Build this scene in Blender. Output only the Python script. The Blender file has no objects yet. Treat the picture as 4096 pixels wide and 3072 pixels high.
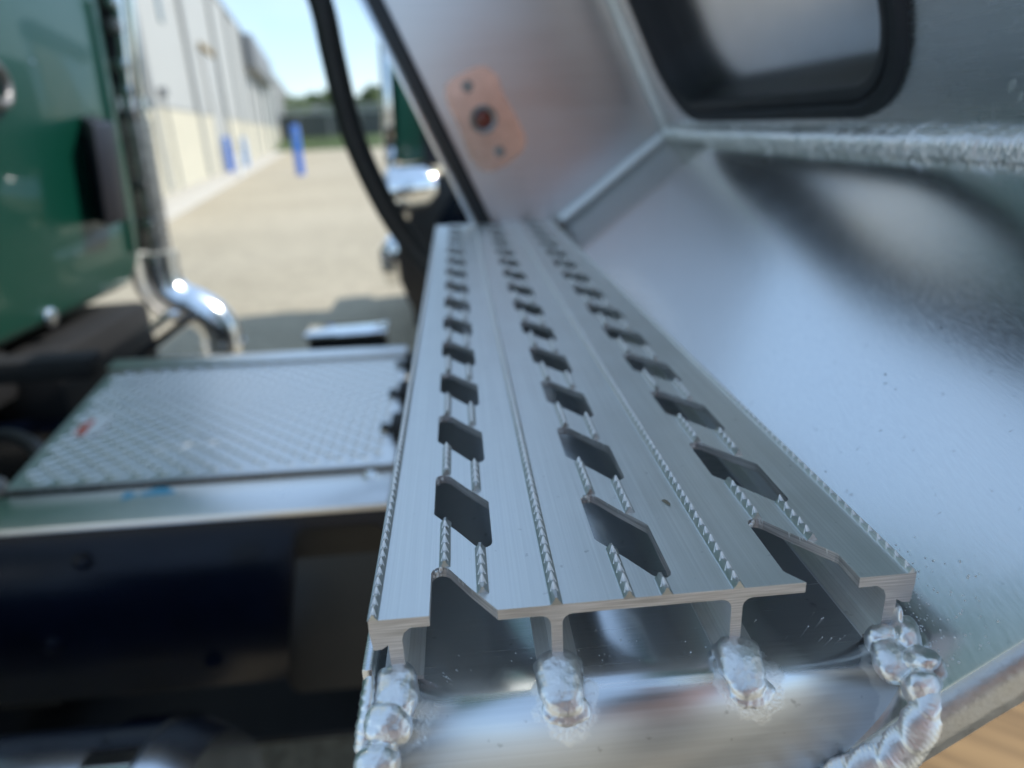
import bpy, bmesh, math, random
from mathutils import Vector, Matrix, noise as mnoise
from mathutils.geometry import tessellate_polygon

random.seed(7)
S = bpy.context.scene
COL = S.collection
PI = math.pi

# ------------------------------------------------------------------ camera
cam_d = bpy.data.cameras.new('camera')
cam = bpy.data.objects.new('camera', cam_d)
COL.objects.link(cam)
S.camera = cam
yaw, pitch, roll = math.radians(3.521), math.radians(20.125), math.radians(2.817)
fw = Vector((math.sin(yaw) * math.cos(pitch), math.cos(yaw) * math.cos(pitch), -math.sin(pitch)))
r0 = Vector((math.cos(yaw), -math.sin(yaw), 0))
d0 = fw.cross(r0)
right = r0 * math.cos(roll) + d0 * math.sin(roll)
down = -r0 * math.sin(roll) + d0 * math.cos(roll)
M = Matrix((right, -down, -fw)).transposed().to_4x4()
M.translation = Vector((0.03188, -0.15937, 0.12334))
cam.matrix_world = M
cam_d.sensor_width = 36.0
cam_d.lens = 2830.4 / 4096 * 36.0
cam_d.clip_start = 0.01
cam_d.clip_end = 2000
cam_d.dof.use_dof = True
cam_d.dof.focus_distance = 0.218
cam_d.dof.aperture_fstop = 6.5

# ------------------------------------------------------------------ world, sun, exposure
SUN = Vector((0.66, 0.13, 0.74)).normalized()
elev = math.asin(SUN.z)
W = bpy.data.worlds.new('World')
S.world = W
W.use_nodes = True
wn = W.node_tree.nodes
wl = W.node_tree.links
wn.clear()
sky = wn.new('ShaderNodeTexSky')
sky.sky_type = 'NISHITA'
sky.sun_disc = False
sky.sun_elevation = elev
sky.sun_rotation = math.atan2(SUN.x, SUN.y)
sky.air_density = 1.0
sky.dust_density = 0.15
sky.ozone_density = 1.9
bg = wn.new('ShaderNodeBackground')
bg.inputs['Strength'].default_value = 0.15
wo = wn.new('ShaderNodeOutputWorld')
# thin high cloud all over the dome
tc = wn.new('ShaderNodeTexCoord')
mp = wn.new('ShaderNodeMapping')
mp.inputs['Scale'].default_value = (1.0, 1.0, 2.2)
mp.inputs['Location'].default_value = (1.7, 0.9, 0.2)
nz = wn.new('ShaderNodeTexNoise')
nz.inputs['Scale'].default_value = 3.4
nz.inputs['Detail'].default_value = 6
rp = wn.new('ShaderNodeValToRGB')
rp.color_ramp.elements[0].position = 0.52
rp.color_ramp.elements[0].color = (0, 0, 0, 1)
rp.color_ramp.elements[1].position = 0.80
rp.color_ramp.elements[1].color = (0.35, 0.35, 0.35, 1)
mx = wn.new('ShaderNodeMixRGB')
mx.inputs['Color2'].default_value = (4.6, 4.9, 5.2, 1)
wl.new(tc.outputs['Generated'], mp.inputs['Vector'])
wl.new(mp.outputs['Vector'], nz.inputs['Vector'])
wl.new(nz.outputs['Fac'], rp.inputs['Fac'])
wl.new(rp.outputs['Color'], mx.inputs['Fac'])
# a thin even veil of high haze over the whole dome
veil = wn.new('ShaderNodeMixRGB')
veil.inputs['Fac'].default_value = 0.62
veil.inputs['Color2'].default_value = (1.85, 2.65, 3.60, 1)
wl.new(sky.outputs['Color'], veil.inputs['Color1'])
wl.new(veil.outputs['Color'], mx.inputs['Color1'])
wl.new(mx.outputs['Color'], bg.inputs['Color'])
wl.new(bg.outputs['Background'], wo.inputs['Surface'])

sun_d = bpy.data.lights.new('sun', 'SUN')
sun_d.energy = 2.5
sun_d.angle = math.radians(0.53)
sun_d.color = (1.0, 0.95, 0.87)
sun = bpy.data.objects.new('sun', sun_d)
COL.objects.link(sun)
sun.rotation_euler = SUN.to_track_quat('Z', 'Y').to_euler()
sun.location = SUN * 20

S.view_settings.view_transform = 'Standard'
S.view_settings.look = 'None'
S.view_settings.gamma = 1.0
S.view_settings.exposure = 0.95
S.view_settings.use_curve_mapping = False
S.render.engine = 'CYCLES'
S.cycles.use_denoising = True
S.cycles.max_bounces = 10
S.cycles.glossy_bounces = 6
S.cycles.sample_clamp_indirect = 8.0


# ------------------------------------------------------------------ materials
def new_mat(name):
    m = bpy.data.materials.new(name)
    m.use_nodes = True
    nt = m.node_tree
    b = nt.nodes['Principled BSDF']
    return m, nt, b


def simple(name, col, rough=0.6, metal=0.0, coat=0.0, var=0.0, scale=40.0, bump=0.0, bscale=200.0, spec=None, coatr=0.03):
    m, nt, b = new_mat(name)
    N, L = nt.nodes, nt.links
    b.inputs['Base Color'].default_value = (*col, 1)
    b.inputs['Roughness'].default_value = rough
    b.inputs['Metallic'].default_value = metal
    b.inputs['Coat Weight'].default_value = coat
    b.inputs['Coat Roughness'].default_value = coatr
    if spec is not None:
        b.inputs['Specular IOR Level'].default_value = spec
    if var > 0 or bump > 0:
        tcn = N.new('ShaderNodeTexCoord')
    if var > 0:
        n = N.new('ShaderNodeTexNoise')
        n.inputs['Scale'].default_value = scale
        n.inputs['Detail'].default_value = 6
        n.inputs['Roughness'].default_value = 0.65
        L.new(tcn.outputs['Object'], n.inputs['Vector'])
        mr = N.new('ShaderNodeMapRange')
        mr.inputs['From Min'].default_value = 0.3
        mr.inputs['From Max'].default_value = 0.7
        mr.inputs['To Min'].default_value = 1 - var
        mr.inputs['To Max'].default_value = 1 + var
        L.new(n.outputs['Fac'], mr.inputs['Value'])
        hv = N.new('ShaderNodeHueSaturation')
        hv.inputs['Color'].default_value = (*col, 1)
        L.new(mr.outputs['Result'], hv.inputs['Value'])
        L.new(hv.outputs['Color'], b.inputs['Base Color'])
    if bump > 0:
        n2 = N.new('ShaderNodeTexNoise')
        n2.inputs['Scale'].default_value = bscale
        n2.inputs['Detail'].default_value = 4
        L.new(tcn.outputs['Object'], n2.inputs['Vector'])
        bp = N.new('ShaderNodeBump')
        bp.inputs['Strength'].default_value = bump
        bp.inputs['Distance'].default_value = 0.002
        L.new(n2.outputs['Fac'], bp.inputs['Height'])
        L.new(bp.outputs['Normal'], b.inputs['Normal'])
    return m


def aluminium(name, base=(0.80, 0.82, 0.84), rough=0.3, stretch=(900, 12, 900), line=0.06, blot=0.1, specks=0.0, aniso=0.0, rot=(0, 0, 0), blotscale=14, fine=0.0):
    """mill-finish metal: rolling lines drawn out along one axis, cloudy oxide, dark grit specks"""
    m, nt, b = new_mat(name)
    N, L = nt.nodes, nt.links
    b.inputs['Metallic'].default_value = 1.0
    b.inputs['Anisotropic'].default_value = aniso
    tcn = N.new('ShaderNodeTexCoord')
    rotn = N.new('ShaderNodeMapping')
    rotn.inputs['Rotation'].default_value = rot
    L.new(tcn.outputs['Object'], rotn.inputs['Vector'])
    mpn = N.new('ShaderNodeMapping')
    mpn.inputs['Scale'].default_value = stretch
    L.new(rotn.outputs['Vector'], mpn.inputs['Vector'])
    ln = N.new('ShaderNodeTexNoise')
    ln.inputs['Scale'].default_value = 1.0
    ln.inputs['Detail'].default_value = 3
    L.new(mpn.outputs['Vector'], ln.inputs['Vector'])
    bl = N.new('ShaderNodeTexNoise')
    bl.inputs['Scale'].default_value = blotscale
    bl.inputs['Detail'].default_value = 5
    bl.inputs['Roughness'].default_value = 0.6
    L.new(tcn.outputs['Object'], bl.inputs['Vector'])
    # roughness
    ad = N.new('ShaderNodeMath'); ad.operation = 'MULTIPLY_ADD'
    L.new(bl.outputs['Fac'], ad.inputs[0])
    ad.inputs[1].default_value = blot * 2
    ad.inputs[2].default_value = rough - blot
    ad2 = N.new('ShaderNodeMath'); ad2.operation = 'MULTIPLY_ADD'
    L.new(ln.outputs['Fac'], ad2.inputs[0])
    ad2.inputs[1].default_value = line * 1.5
    L.new(ad.outputs[0], ad2.inputs[2])
    L.new(ad2.outputs[0], b.inputs['Roughness'])
    # colour: slight oxide clouding
    mr = N.new('ShaderNodeMapRange')
    mr.inputs['From Min'].default_value = 0.3
    mr.inputs['From Max'].default_value = 0.7
    mr.inputs['To Min'].default_value = 1 - blot * 0.7
    mr.inputs['To Max'].default_value = 1.0
    L.new(bl.outputs['Fac'], mr.inputs['Value'])
    mr2 = N.new('ShaderNodeMapRange')
    mr2.inputs['From Min'].default_value = 0.3
    mr2.inputs['From Max'].default_value = 0.7
    mr2.inputs['To Min'].default_value = 1 - line * 1.2
    mr2.inputs['To Max'].default_value = 1.0
    L.new(ln.outputs['Fac'], mr2.inputs['Value'])
    mu = N.new('ShaderNodeMath'); mu.operation = 'MULTIPLY'
    L.new(mr.outputs['Result'], mu.inputs[0])
    L.new(mr2.outputs['Result'], mu.inputs[1])
    val = mu.outputs[0]
    if specks > 0:
        sn = N.new('ShaderNodeTexNoise')
        sn.inputs['Scale'].default_value = 260
        sn.inputs['Detail'].default_value = 2
        L.new(tcn.outputs['Object'], sn.inputs['Vector'])
        sr = N.new('ShaderNodeMapRange')
        sr.inputs['From Min'].default_value = 0.70
        sr.inputs['From Max'].default_value = 0.78
        sr.inputs['To Min'].default_value = 1.0
        sr.inputs['To Max'].default_value = 1 - specks
        L.new(sn.outputs['Fac'], sr.inputs['Value'])
        m3 = N.new('ShaderNodeMath'); m3.operation = 'MULTIPLY'
        L.new(val, m3.inputs[0])
        L.new(sr.outputs['Result'], m3.inputs[1])
        val = m3.outputs[0]
    hv = N.new('ShaderNodeHueSaturation')
    hv.inputs['Color'].default_value = (*base, 1)
    L.new(val, hv.inputs['Value'])
    L.new(hv.outputs['Color'], b.inputs['Base Color'])
    bp = N.new('ShaderNodeBump')
    bp.inputs['Strength'].default_value = min(1.0, line * 3)
    bp.inputs['Distance'].default_value = 0.00005
    L.new(ln.outputs['Fac'], bp.inputs['Height'])
    if fine > 0:
        fn = N.new('ShaderNodeTexNoise')
        fn.inputs['Scale'].default_value = 700
        fn.inputs['Detail'].default_value = 3
        L.new(tcn.outputs['Object'], fn.inputs['Vector'])
        b2 = N.new('ShaderNodeBump')
        b2.inputs['Strength'].default_value = fine
        b2.inputs['Distance'].default_value = 0.0003
        L.new(fn.outputs['Fac'], b2.inputs['Height'])
        L.new(bp.outputs['Normal'], b2.inputs['Normal'])
        L.new(b2.outputs['Normal'], b.inputs['Normal'])
    else:
        L.new(bp.outputs['Normal'], b.inputs['Normal'])
    return m


M_TREAD = aluminium('extruded_aluminium', (0.92, 0.93, 0.92), 0.36, (1400, 9, 1400), 0.10, 0.08, 0.25, blotscale=30)
M_TREAD.node_tree.nodes['Principled BSDF'].inputs['Metallic'].default_value = 0.78
M_EDGE = aluminium('ground_edge_aluminium', (0.70, 0.69, 0.68), 0.38, (300, 300, 300), 0.12, 0.15, 0.3, blotscale=120, fine=0.6)
M_TOOTH = aluminium('serration_aluminium', (1.0, 1.0, 1.0), 0.3, (300, 300, 300), 0.04, 0.04)  # sky glint on the teeth put into a near-white base colour
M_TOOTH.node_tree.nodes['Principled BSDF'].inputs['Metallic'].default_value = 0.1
M_BEAD = aluminium('pale_weld_bead', (0.95, 0.96, 0.97), 0.36, (400, 400, 400), 0.06, 0.08, 0.1, blotscale=120, fine=0.15)
M_BEAD.node_tree.nodes['Principled BSDF'].inputs['Metallic'].default_value = 0.6
M_RIB = aluminium('rib_aluminium', (0.66, 0.68, 0.68), 0.32, (600, 20, 600), 0.08, 0.08)
M_CUT = aluminium('saw_cut_aluminium', (0.90, 0.87, 0.86), 0.36, (60, 60, 2200), 0.35, 0.1, 0.1)
M_SHEET = aluminium('sheet_aluminium', (0.78, 0.79, 0.79), 0.165, (1100, 26, 1100), 0.065, 0.05, 0.25, blotscale=9, rot=(0, 0, 0.25))
M_UPPER = aluminium('upper_sheet_aluminium', (0.74, 0.75, 0.76), 0.22, (700, 14, 700), 0.07, 0.10, 0.1, blotscale=7)
M_SILL = aluminium('polished_aluminium', (0.72, 0.745, 0.78), 0.42, (10, 1300, 1300), 0.07, 0.04, 0.3, blotscale=25)
M_END = aluminium('end_sheet_aluminium', (0.66, 0.66, 0.68), 0.28, (9, 300, 300), 0.05, 0.08, 0.0, blotscale=5)
M_WELD = aluminium('weld_metal', (0.92, 0.94, 0.95), 0.35, (500, 500, 500), 0.08, 0.12, 0.35, blotscale=260, fine=0.3)
M_HALO = aluminium('weld_heat_halo', (0.84, 0.86, 0.88), 0.42, (800, 800, 800), 0.08, 0.12, 0.35, blotscale=260, fine=0.9)
M_PLATE = aluminium('diamond_plate_aluminium', (0.80, 0.79, 0.78), 0.27, (200, 200, 200), 0.05, 0.1, 0.1, blotscale=12)
M_BRACKET = simple('warm_tint_bracket_metal', (0.80, 0.73, 0.69), 0.22, 1.0, var=0.12, scale=60)  # warm tint of the reflected shirt put into the metal's colour
M_CHROME = simple('chrome', (0.86, 0.88, 0.90), 0.06, 1.0)
M_TANK = simple('tank_aluminium', (0.80, 0.83, 0.88), 0.22, 1.0, var=0.15, scale=16)
M_DULL = simple('dull_steel', (0.30, 0.29, 0.28), 0.45, 0.9, var=0.3, scale=50)
M_RUBBER = simple('black_rubber', (0.012, 0.012, 0.014), 0.42, var=0.2, scale=30, bump=0.1, bscale=300)
M_HOSE = simple('hose_rubber', (0.010, 0.010, 0.010), 0.55, var=0.4, scale=25)
M_GASKET = simple('gasket_rubber', (0.016, 0.018, 0.024), 0.6, var=0.15, scale=40)
M_FRAME = simple('frame_paint', (0.002, 0.004, 0.011), 0.2, coat=0.12, spec=0.25, coatr=0.12, var=0.3, scale=9, bump=0.06, bscale=30)
M_BLACK = simple('matt_black', (0.008, 0.008, 0.009), 0.7, var=0.3, scale=12)
M_MARK = simple('marker_plastic', (0.012, 0.012, 0.018), 0.45)
M_GREEN = simple('green_paint', (0.0, 0.044, 0.028), 0.4, coat=0.4, coatr=0.04, bump=0.02, bscale=6)
M_GREEN.node_tree.nodes['Principled BSDF'].inputs['Coat IOR'].default_value = 1.5
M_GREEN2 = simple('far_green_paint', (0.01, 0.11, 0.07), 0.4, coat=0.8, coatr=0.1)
M_AMBER = simple('amber_lens', (0.55, 0.18, 0.02), 0.2)
M_RED = simple('red_lens', (0.17, 0.03, 0.015), 0.25)
M_PANE = simple('grey_pane', (0.80, 0.81, 0.82), 0.2, 1.0, var=0.08, scale=6)
M_WHITE = simple('white_print', (0.75, 0.76, 0.76), 0.5)
M_REDP = simple('red_print', (0.55, 0.10, 0.06), 0.5)
M_CHALK = simple('blue_marker_ink', (0.05, 0.33, 0.50), 0.6)
M_GREYW = simple('grey_wall_panel', (0.40, 0.405, 0.39), 0.6, var=0.04, scale=1.2)
M_CREAM = simple('cream_masonry', (0.52, 0.485, 0.38), 0.8, var=0.06, scale=2.0)
M_SEAM = simple('grey_downspout', (0.29, 0.30, 0.30), 0.5)
M_DKGREY = simple('dark_grey_cladding', (0.20, 0.21, 0.22), 0.6)
M_BROWN = simple('brown_lintel', (0.25, 0.18, 0.08), 0.6)
M_GLASSB = simple('dark_blue_glass', (0.10, 0.16, 0.20), 0.1)
M_BLUE = simple('blue_plastic', (0.03, 0.16, 0.62), 0.4)
M_LBLUE = simple('pale_blue_plastic', (0.22, 0.36, 0.62), 0.45)
M_CONC = simple('pale_concrete', (0.46, 0.435, 0.385), 0.85, var=0.06, scale=1.5)
M_SCREEN = simple('fence_screen', (0.075, 0.085, 0.085), 0.8, var=0.15, scale=0.8)
M_GALV = simple('galvanised_tube', (0.5, 0.52, 0.52), 0.4, 0.6)
M_BARK = simple('bark', (0.10, 0.075, 0.05), 0.9)
M_LEAF = simple('leaves', (0.10, 0.15, 0.05), 0.7, var=0.35, scale=0.5)
M_LEAF2 = simple('dark_leaves', (0.075, 0.12, 0.045), 0.7, var=0.35, scale=0.5)
M_GRASS = simple('grass', (0.17, 0.22, 0.11), 0.9, var=0.3, scale=0.6)
M_DRY = simple('dry_leaf', (0.26, 0.22, 0.16), 0.8)
M_GRIT = simple('black_grit', (0.02, 0.02, 0.02), 0.8)
M_ORANGE = simple('orange_plastic', (0.75, 0.22, 0.08), 0.5)


def ground_mat():
    m, nt, b = new_mat('pale_gravel')
    N, L = nt.nodes, nt.links
    t = N.new('ShaderNodeTexCoord')
    a = N.new('ShaderNodeTexNoise'); a.inputs['Scale'].default_value = 0.35; a.inputs['Detail'].default_value = 5
    c = N.new('ShaderNodeTexNoise'); c.inputs['Scale'].default_value = 38; c.inputs['Detail'].default_value = 4; c.inputs['Roughness'].default_value = 0.7
    L.new(t.outputs['Object'], a.inputs['Vector']); L.new(t.outputs['Object'], c.inputs['Vector'])
    r1 = N.new('ShaderNodeValToRGB')
    r1.color_ramp.elements[0].position = 0.3; r1.color_ramp.elements[0].color = (0.375, 0.325, 0.235, 1)
    r1.color_ramp.elements[1].position = 0.7; r1.color_ramp.elements[1].color = (0.45, 0.395, 0.295, 1)
    L.new(a.outputs['Fac'], r1.inputs['Fac'])
    mr = N.new('ShaderNodeMapRange')
    mr.inputs['From Min'].default_value = 0.3; mr.inputs['From Max'].default_value = 0.7
    mr.inputs['To Min'].default_value = 0.65; mr.inputs['To Max'].default_value = 1.25
    L.new(c.outputs['Fac'], mr.inputs['Value'])
    e = N.new('ShaderNodeTexNoise'); e.inputs['Scale'].default_value = 7; e.inputs['Detail'].default_value = 6; e.inputs['Roughness'].default_value = 0.75
    L.new(t.outputs['Object'], e.inputs['Vector'])
    me_ = N.new('ShaderNodeMapRange')
    me_.inputs['From Min'].default_value = 0.3; me_.inputs['From Max'].default_value = 0.7
    me_.inputs['To Min'].default_value = 0.80; me_.inputs['To Max'].default_value = 1.16
    L.new(e.outputs['Fac'], me_.inputs['Value'])
    mm_ = N.new('ShaderNodeMath'); mm_.operation = 'MULTIPLY'
    L.new(mr.outputs['Result'], mm_.inputs[0]); L.new(me_.outputs['Result'], mm_.inputs[1])
    h = N.new('ShaderNodeHueSaturation')
    L.new(r1.outputs['Color'], h.inputs['Color']); L.new(mm_.outputs[0], h.inputs['Value'])
    L.new(h.outputs['Color'], b.inputs['Base Color'])
    b.inputs['Roughness'].default_value = 0.95
    bp = N.new('ShaderNodeBump'); bp.inputs['Strength'].default_value = 0.4; bp.inputs['Distance'].default_value = 0.01
    L.new(c.outputs['Fac'], bp.inputs['Height']); L.new(bp.outputs['Normal'], b.inputs['Normal'])
    return m


def wood_mat():
    m, nt, b = new_mat('weathered_plywood')
    N, L = nt.nodes, nt.links
    t = N.new('ShaderNodeTexCoord')
    mpn = N.new('ShaderNodeMapping'); mpn.inputs['Scale'].default_value = (2.5, 45, 45)
    L.new(t.outputs['Object'], mpn.inputs['Vector'])
    n = N.new('ShaderNodeTexNoise'); n.inputs['Scale'].default_value = 1.0; n.inputs['Detail'].default_value = 5; n.inputs['Distortion'].default_value = 0.6
    L.new(mpn.outputs['Vector'], n.inputs['Vector'])
    r = N.new('ShaderNodeValToRGB')
    r.color_ramp.elements[0].position = 0.36; r.color_ramp.elements[0].color = (0.15, 0.085, 0.032, 1)
    r.color_ramp.elements[1].position = 0.62; r.color_ramp.elements[1].color = (0.31, 0.19, 0.08, 1)
    L.new(n.outputs['Fac'], r.inputs['Fac']); L.new(r.outputs['Color'], b.inputs['Base Color'])
    b.inputs['Roughness'].default_value = 0.75
    return m


M_GROUND = ground_mat()
M_WOOD = wood_mat()


# ------------------------------------------------------------------ mesh helpers (all coordinates in millimetres)
class MB:
    def __init__(self):
        self.v = []; self.f = []; self.mi = []

    def add(self, vs, fs, mi=0):
        o = len(self.v)
        self.v += [tuple(p) for p in vs]
        self.f += [tuple(i + o for i in f) for f in fs]
        self.mi += [mi] * len(fs)

    def box(self, x0, x1, y0, y1, z0, z1, mi=0):
        vs = [(x0, y0, z0), (x1, y0, z0), (x1, y1, z0), (x0, y1, z0), (x0, y0, z1), (x1, y0, z1), (x1, y1, z1), (x0, y1, z1)]
        self.add(vs, [(0, 3, 2, 1), (4, 5, 6, 7), (0, 1, 5, 4), (1, 2, 6, 5), (2, 3, 7, 6), (3, 0, 4, 7)], mi)

    def prism(self, poly, fn0, fn1, mi=0):
        """polygon (list of 2D) mapped by two functions to its two end faces; ends triangulated"""
        n = len(poly)
        vs = [fn0(*p) for p in poly] + [fn1(*p) for p in poly]
        tri = tessellate_polygon([[Vector((p[0], p[1], 0)) for p in poly]])
        fs = [tuple(t) for t in tri] + [tuple(i + n for i in reversed(t)) for t in tri]
        fs += [(i, (i + 1) % n, (i + 1) % n + n, i + n) for i in range(n)]
        self.add(vs, fs, mi)

    def tube(self, path, r, n=12, caps=True, mi=0):
        path = [Vector(p) for p in path]
        rings = []
        up = Vector((0.3, 0.2, 1)).normalized()
        for i, p in enumerate(path):
            t = (path[min(i + 1, len(path) - 1)] - path[max(i - 1, 0)]).normalized()
            a = t.cross(up)
            if a.length < 1e-3:
                a = t.cross(Vector((1, 0, 0)))
            a.normalize(); b = t.cross(a)
            rr = r[i] if isinstance(r, (list, tuple)) else r
            rings.append([p + (a * math.cos(2 * PI * k / n) + b * math.sin(2 * PI * k / n)) * rr for k in range(n)])
        vs = [v for ring in rings for v in ring]
        fs = []
        for i in range(len(path) - 1):
            for k in range(n):
                fs.append((i * n + k, i * n + (k + 1) % n, (i + 1) * n + (k + 1) % n, (i + 1) * n + k))
        if caps:
            fs.append(tuple(reversed(range(n))))
            fs.append(tuple(range((len(path) - 1) * n, len(path) * n)))
        self.add(vs, fs, mi)

    def build(self, name, mats, parent=None, smooth=False, bevel=0.0, segs=2, angle=35):
        me = bpy.data.meshes.new(name)
        me.from_pydata([(x / 1000, y / 1000, z / 1000) for x, y, z in self.v], [], self.f)
        if not isinstance(mats, (list, tuple)):
            mats = [mats]
        for mm in mats:
            me.materials.append(mm)
        me.polygons.foreach_set('material_index', self.mi)
        bm = bmesh.new(); bm.from_mesh(me)
        bmesh.ops.recalc_face_normals(bm, faces=bm.faces)
        if bevel > 0:
            es = [e for e in bm.edges if len(e.link_faces) == 2 and e.calc_face_angle(0) > 0.5]
            bmesh.ops.bevel(bm, geom=es, offset=bevel / 1000, segments=segs, profile=0.5, affect='EDGES')
        bm.to_mesh(me); bm.free()
        if smooth or bevel > 0:
            me.polygons.foreach_set('use_smooth', [True] * len(me.polygons))
            me.set_sharp_from_angle(angle=math.radians(angle))
        me.update()
        o = bpy.data.objects.new(name, me)
        COL.objects.link(o)
        if parent:
            o.parent = parent
            o.matrix_parent_inverse = parent_world(parent).inverted()
        return o


def parent_world(p):
    m = p.matrix_basis.copy()
    while p.parent:
        m = p.parent.matrix_basis @ p.matrix_parent_inverse @ m
        p = p.parent
    return m


def tag(o, label=None, cat=None, group=None, kind=None):
    if label: o['label'] = label
    if cat: o['category'] = cat
    if group: o['group'] = group
    if kind: o['kind'] = kind
    return o


def thing(name, label, cat, loc=(0, 0, 0), group=None):
    o = bpy.data.objects.new(name, None)
    o.empty_display_size = 0.05
    o.location = Vector(loc) / 1000
    COL.objects.link(o)
    return tag(o, label, cat, group)


def dup(o, off):
    """copy of a thing with its parts and sub-parts, moved by off (millimetres)"""
    c = o.copy(); COL.objects.link(c)
    c.location = o.location + Vector(off) / 1000
    for ch in o.children:
        cc = ch.copy(); COL.objects.link(cc); cc.parent = c
        for g in ch.children:
            gg = g.copy(); COL.objects.link(gg); gg.parent = cc
    return c


def catmull(pts, n=10):
    pts = [Vector(p) for p in pts]
    out = []
    P = [pts[0] * 2 - pts[1]] + pts + [pts[-1] * 2 - pts[-2]]
    for i in range(1, len(P) - 2):
        for k in range(n):
            t = k / n
            p0, p1, p2, p3 = P[i - 1], P[i], P[i + 1], P[i + 2]
            out.append(0.5 * ((2 * p1) + (-p0 + p2) * t + (2 * p0 - 5 * p1 + 4 * p2 - p3) * t * t + (-p0 + 3 * p1 - 3 * p2 + p3) * t ** 3))
    out.append(pts[-1])
    return out


def weld(name, ctrl, radii, normal, pitch, parent, mat=M_WELD, ripple=0.16, flat=0.75, n=18, wob=0.12, chev=0.9, step=0.45, seed=0):
    """bead laid along a path: overlapping crescent ripples"""
    path = catmull(ctrl, 24)
    L = [0.0]
    for i in range(1, len(path)):
        L.append(L[-1] + (path[i] - path[i - 1]).length)
    tot = L[-1]
    cnt = max(8, int(tot / step))
    mb = MB(); vs = []; fs = []
    nr = Vector(normal).normalized()
    j = 0
    for i in range(cnt + 1):
        s = tot * i / cnt
        while j < len(L) - 2 and L[j + 1] < s:
            j += 1
        u = (s - L[j]) / max(L[j + 1] - L[j], 1e-6)
        p = path[j].lerp(path[j + 1], u)
        t = (path[min(j + 2, len(path) - 1)] - path[max(j - 1, 0)]).normalized()
        a = t.cross(nr)
        a.normalize()
        bdir = a.cross(t).normalized()
        q = s / tot * (len(radii) - 1)
        k0 = min(int(q), len(radii) - 2)
        R = radii[k0] + (radii[k0 + 1] - radii[k0]) * (q - k0)
        endf = min(1.0, math.sqrt(max(0.0, min(s, tot - s) / (R * 0.9) + 0.02)))
        for k in range(n):
            th = 2 * PI * k / n
            ph = (s + chev * R * (1 - abs(math.sin(th))) + 0.25 * pitch * mnoise.noise(Vector((s * 0.13 / pitch * 3, seed, th * 0.3)))) / pitch
            sw = ph - math.floor(ph)
            rip = (sw ** 0.7) * (1 - max(0, (sw - 0.85) / 0.15)) * ripple
            w = mnoise.noise(Vector((s * 0.22, seed * 3.1, math.cos(th) * 0.8))) * wob
            rr = R * (1 - ripple * 0.5 + rip + w + 0.018 * math.sin(ph * 2 * PI * 7)) * endf
            vs.append(p + a * math.cos(th) * rr + bdir * math.sin(th) * rr * flat)
    for i in range(cnt):
        for k in range(n):
            fs.append((i * n + k, i * n + (k + 1) % n, (i + 1) * n + (k + 1) % n, (i + 1) * n + k))
    fs.append(tuple(reversed(range(n)))); fs.append(tuple(range(cnt * n, cnt * n + n)))
    mb.add(vs, fs)
    return mb.build(name, mat, parent, smooth=True, angle=80)


def blob(mb, c, r, seed, amp=0.12, freq=0.35, nu=28, nv=18, rings=0.0, mi=0, tilt=0.0, sq=1.0):
    """lump of solidified metal"""
    c = Vector(c); vs = []; fs = []
    for i in range(nv + 1):
        ph = PI * i / nv
        for k in range(nu):
            th = 2 * PI * k / nu
            d = Vector((math.sin(ph) * math.cos(th), math.sin(ph) * math.sin(th), math.cos(ph)))
            e = Vector([math.copysign(abs(q_) ** sq, q_) for q_ in d]) if sq != 1.0 else d
            p = Vector((e.x * r[0], e.y * r[1], e.z * r[2]))
            q = 1 + amp * mnoise.noise((c + p) * freq + Vector((seed, 0, 0))) + amp * 0.5 * mnoise.noise((c + p) * freq * 2.7 + Vector((0, seed, 0)))
            if rings and d.z < 0.3:
                q += rings * math.sin(17 * ph) * (0.3 - d.z)
            p = p * q
            if tilt:
                ct, st = math.cos(tilt), math.sin(tilt)
                p = Vector((p.x, p.y * ct - p.z * st, p.y * st + p.z * ct))
            vs.append(c + p)
    for i in range(nv):
        for k in range(nu):
            fs.append((i * nu + k, i * nu + (k + 1) % nu, (i + 1) * nu + (k + 1) % nu, (i + 1) * nu + k))
    mb.add(vs, fs, mi)


CLOUD = bpy.data.textures.new('weld_ripple', 'CLOUDS')
CLOUD.noise_scale = 0.0022
CLOUD.noise_depth = 3


def fuse(o, voxel=0.30, disp=0.34, smooth=10):
    m1 = o.modifiers.new('fuse', 'REMESH'); m1.mode = 'VOXEL'; m1.voxel_size = voxel / 1000; m1.use_smooth_shade = True
    m2 = o.modifiers.new('melt', 'SMOOTH'); m2.factor = 0.5; m2.iterations = smooth
    m3 = o.modifiers.new('ripple', 'DISPLACE'); m3.texture = CLOUD; m3.strength = disp / 1000; m3.mid_level = 0.5; m3.texture_coords = 'LOCAL'
    return o


# ------------------------------------------------------------------ setting: ground
GZ = -1050.0
g = MB()
g.add([(-400000, -300000, GZ), (400000, -300000, GZ), (400000, 600000, GZ), (-400000, 600000, GZ)], [(0, 1, 2, 3)])
tag(g.build('ground', M_GROUND), kind='structure')
g = MB()
g.box(25, 1100, -26000, 133000, -20, 45)
pav = tag(g.build('pavement', M_CONC, bevel=12), kind='structure')
pav.location = (-6.585, 17.0, GZ / 1000)
pav.rotation_euler = (0, 0, math.radians(10.05))

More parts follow.
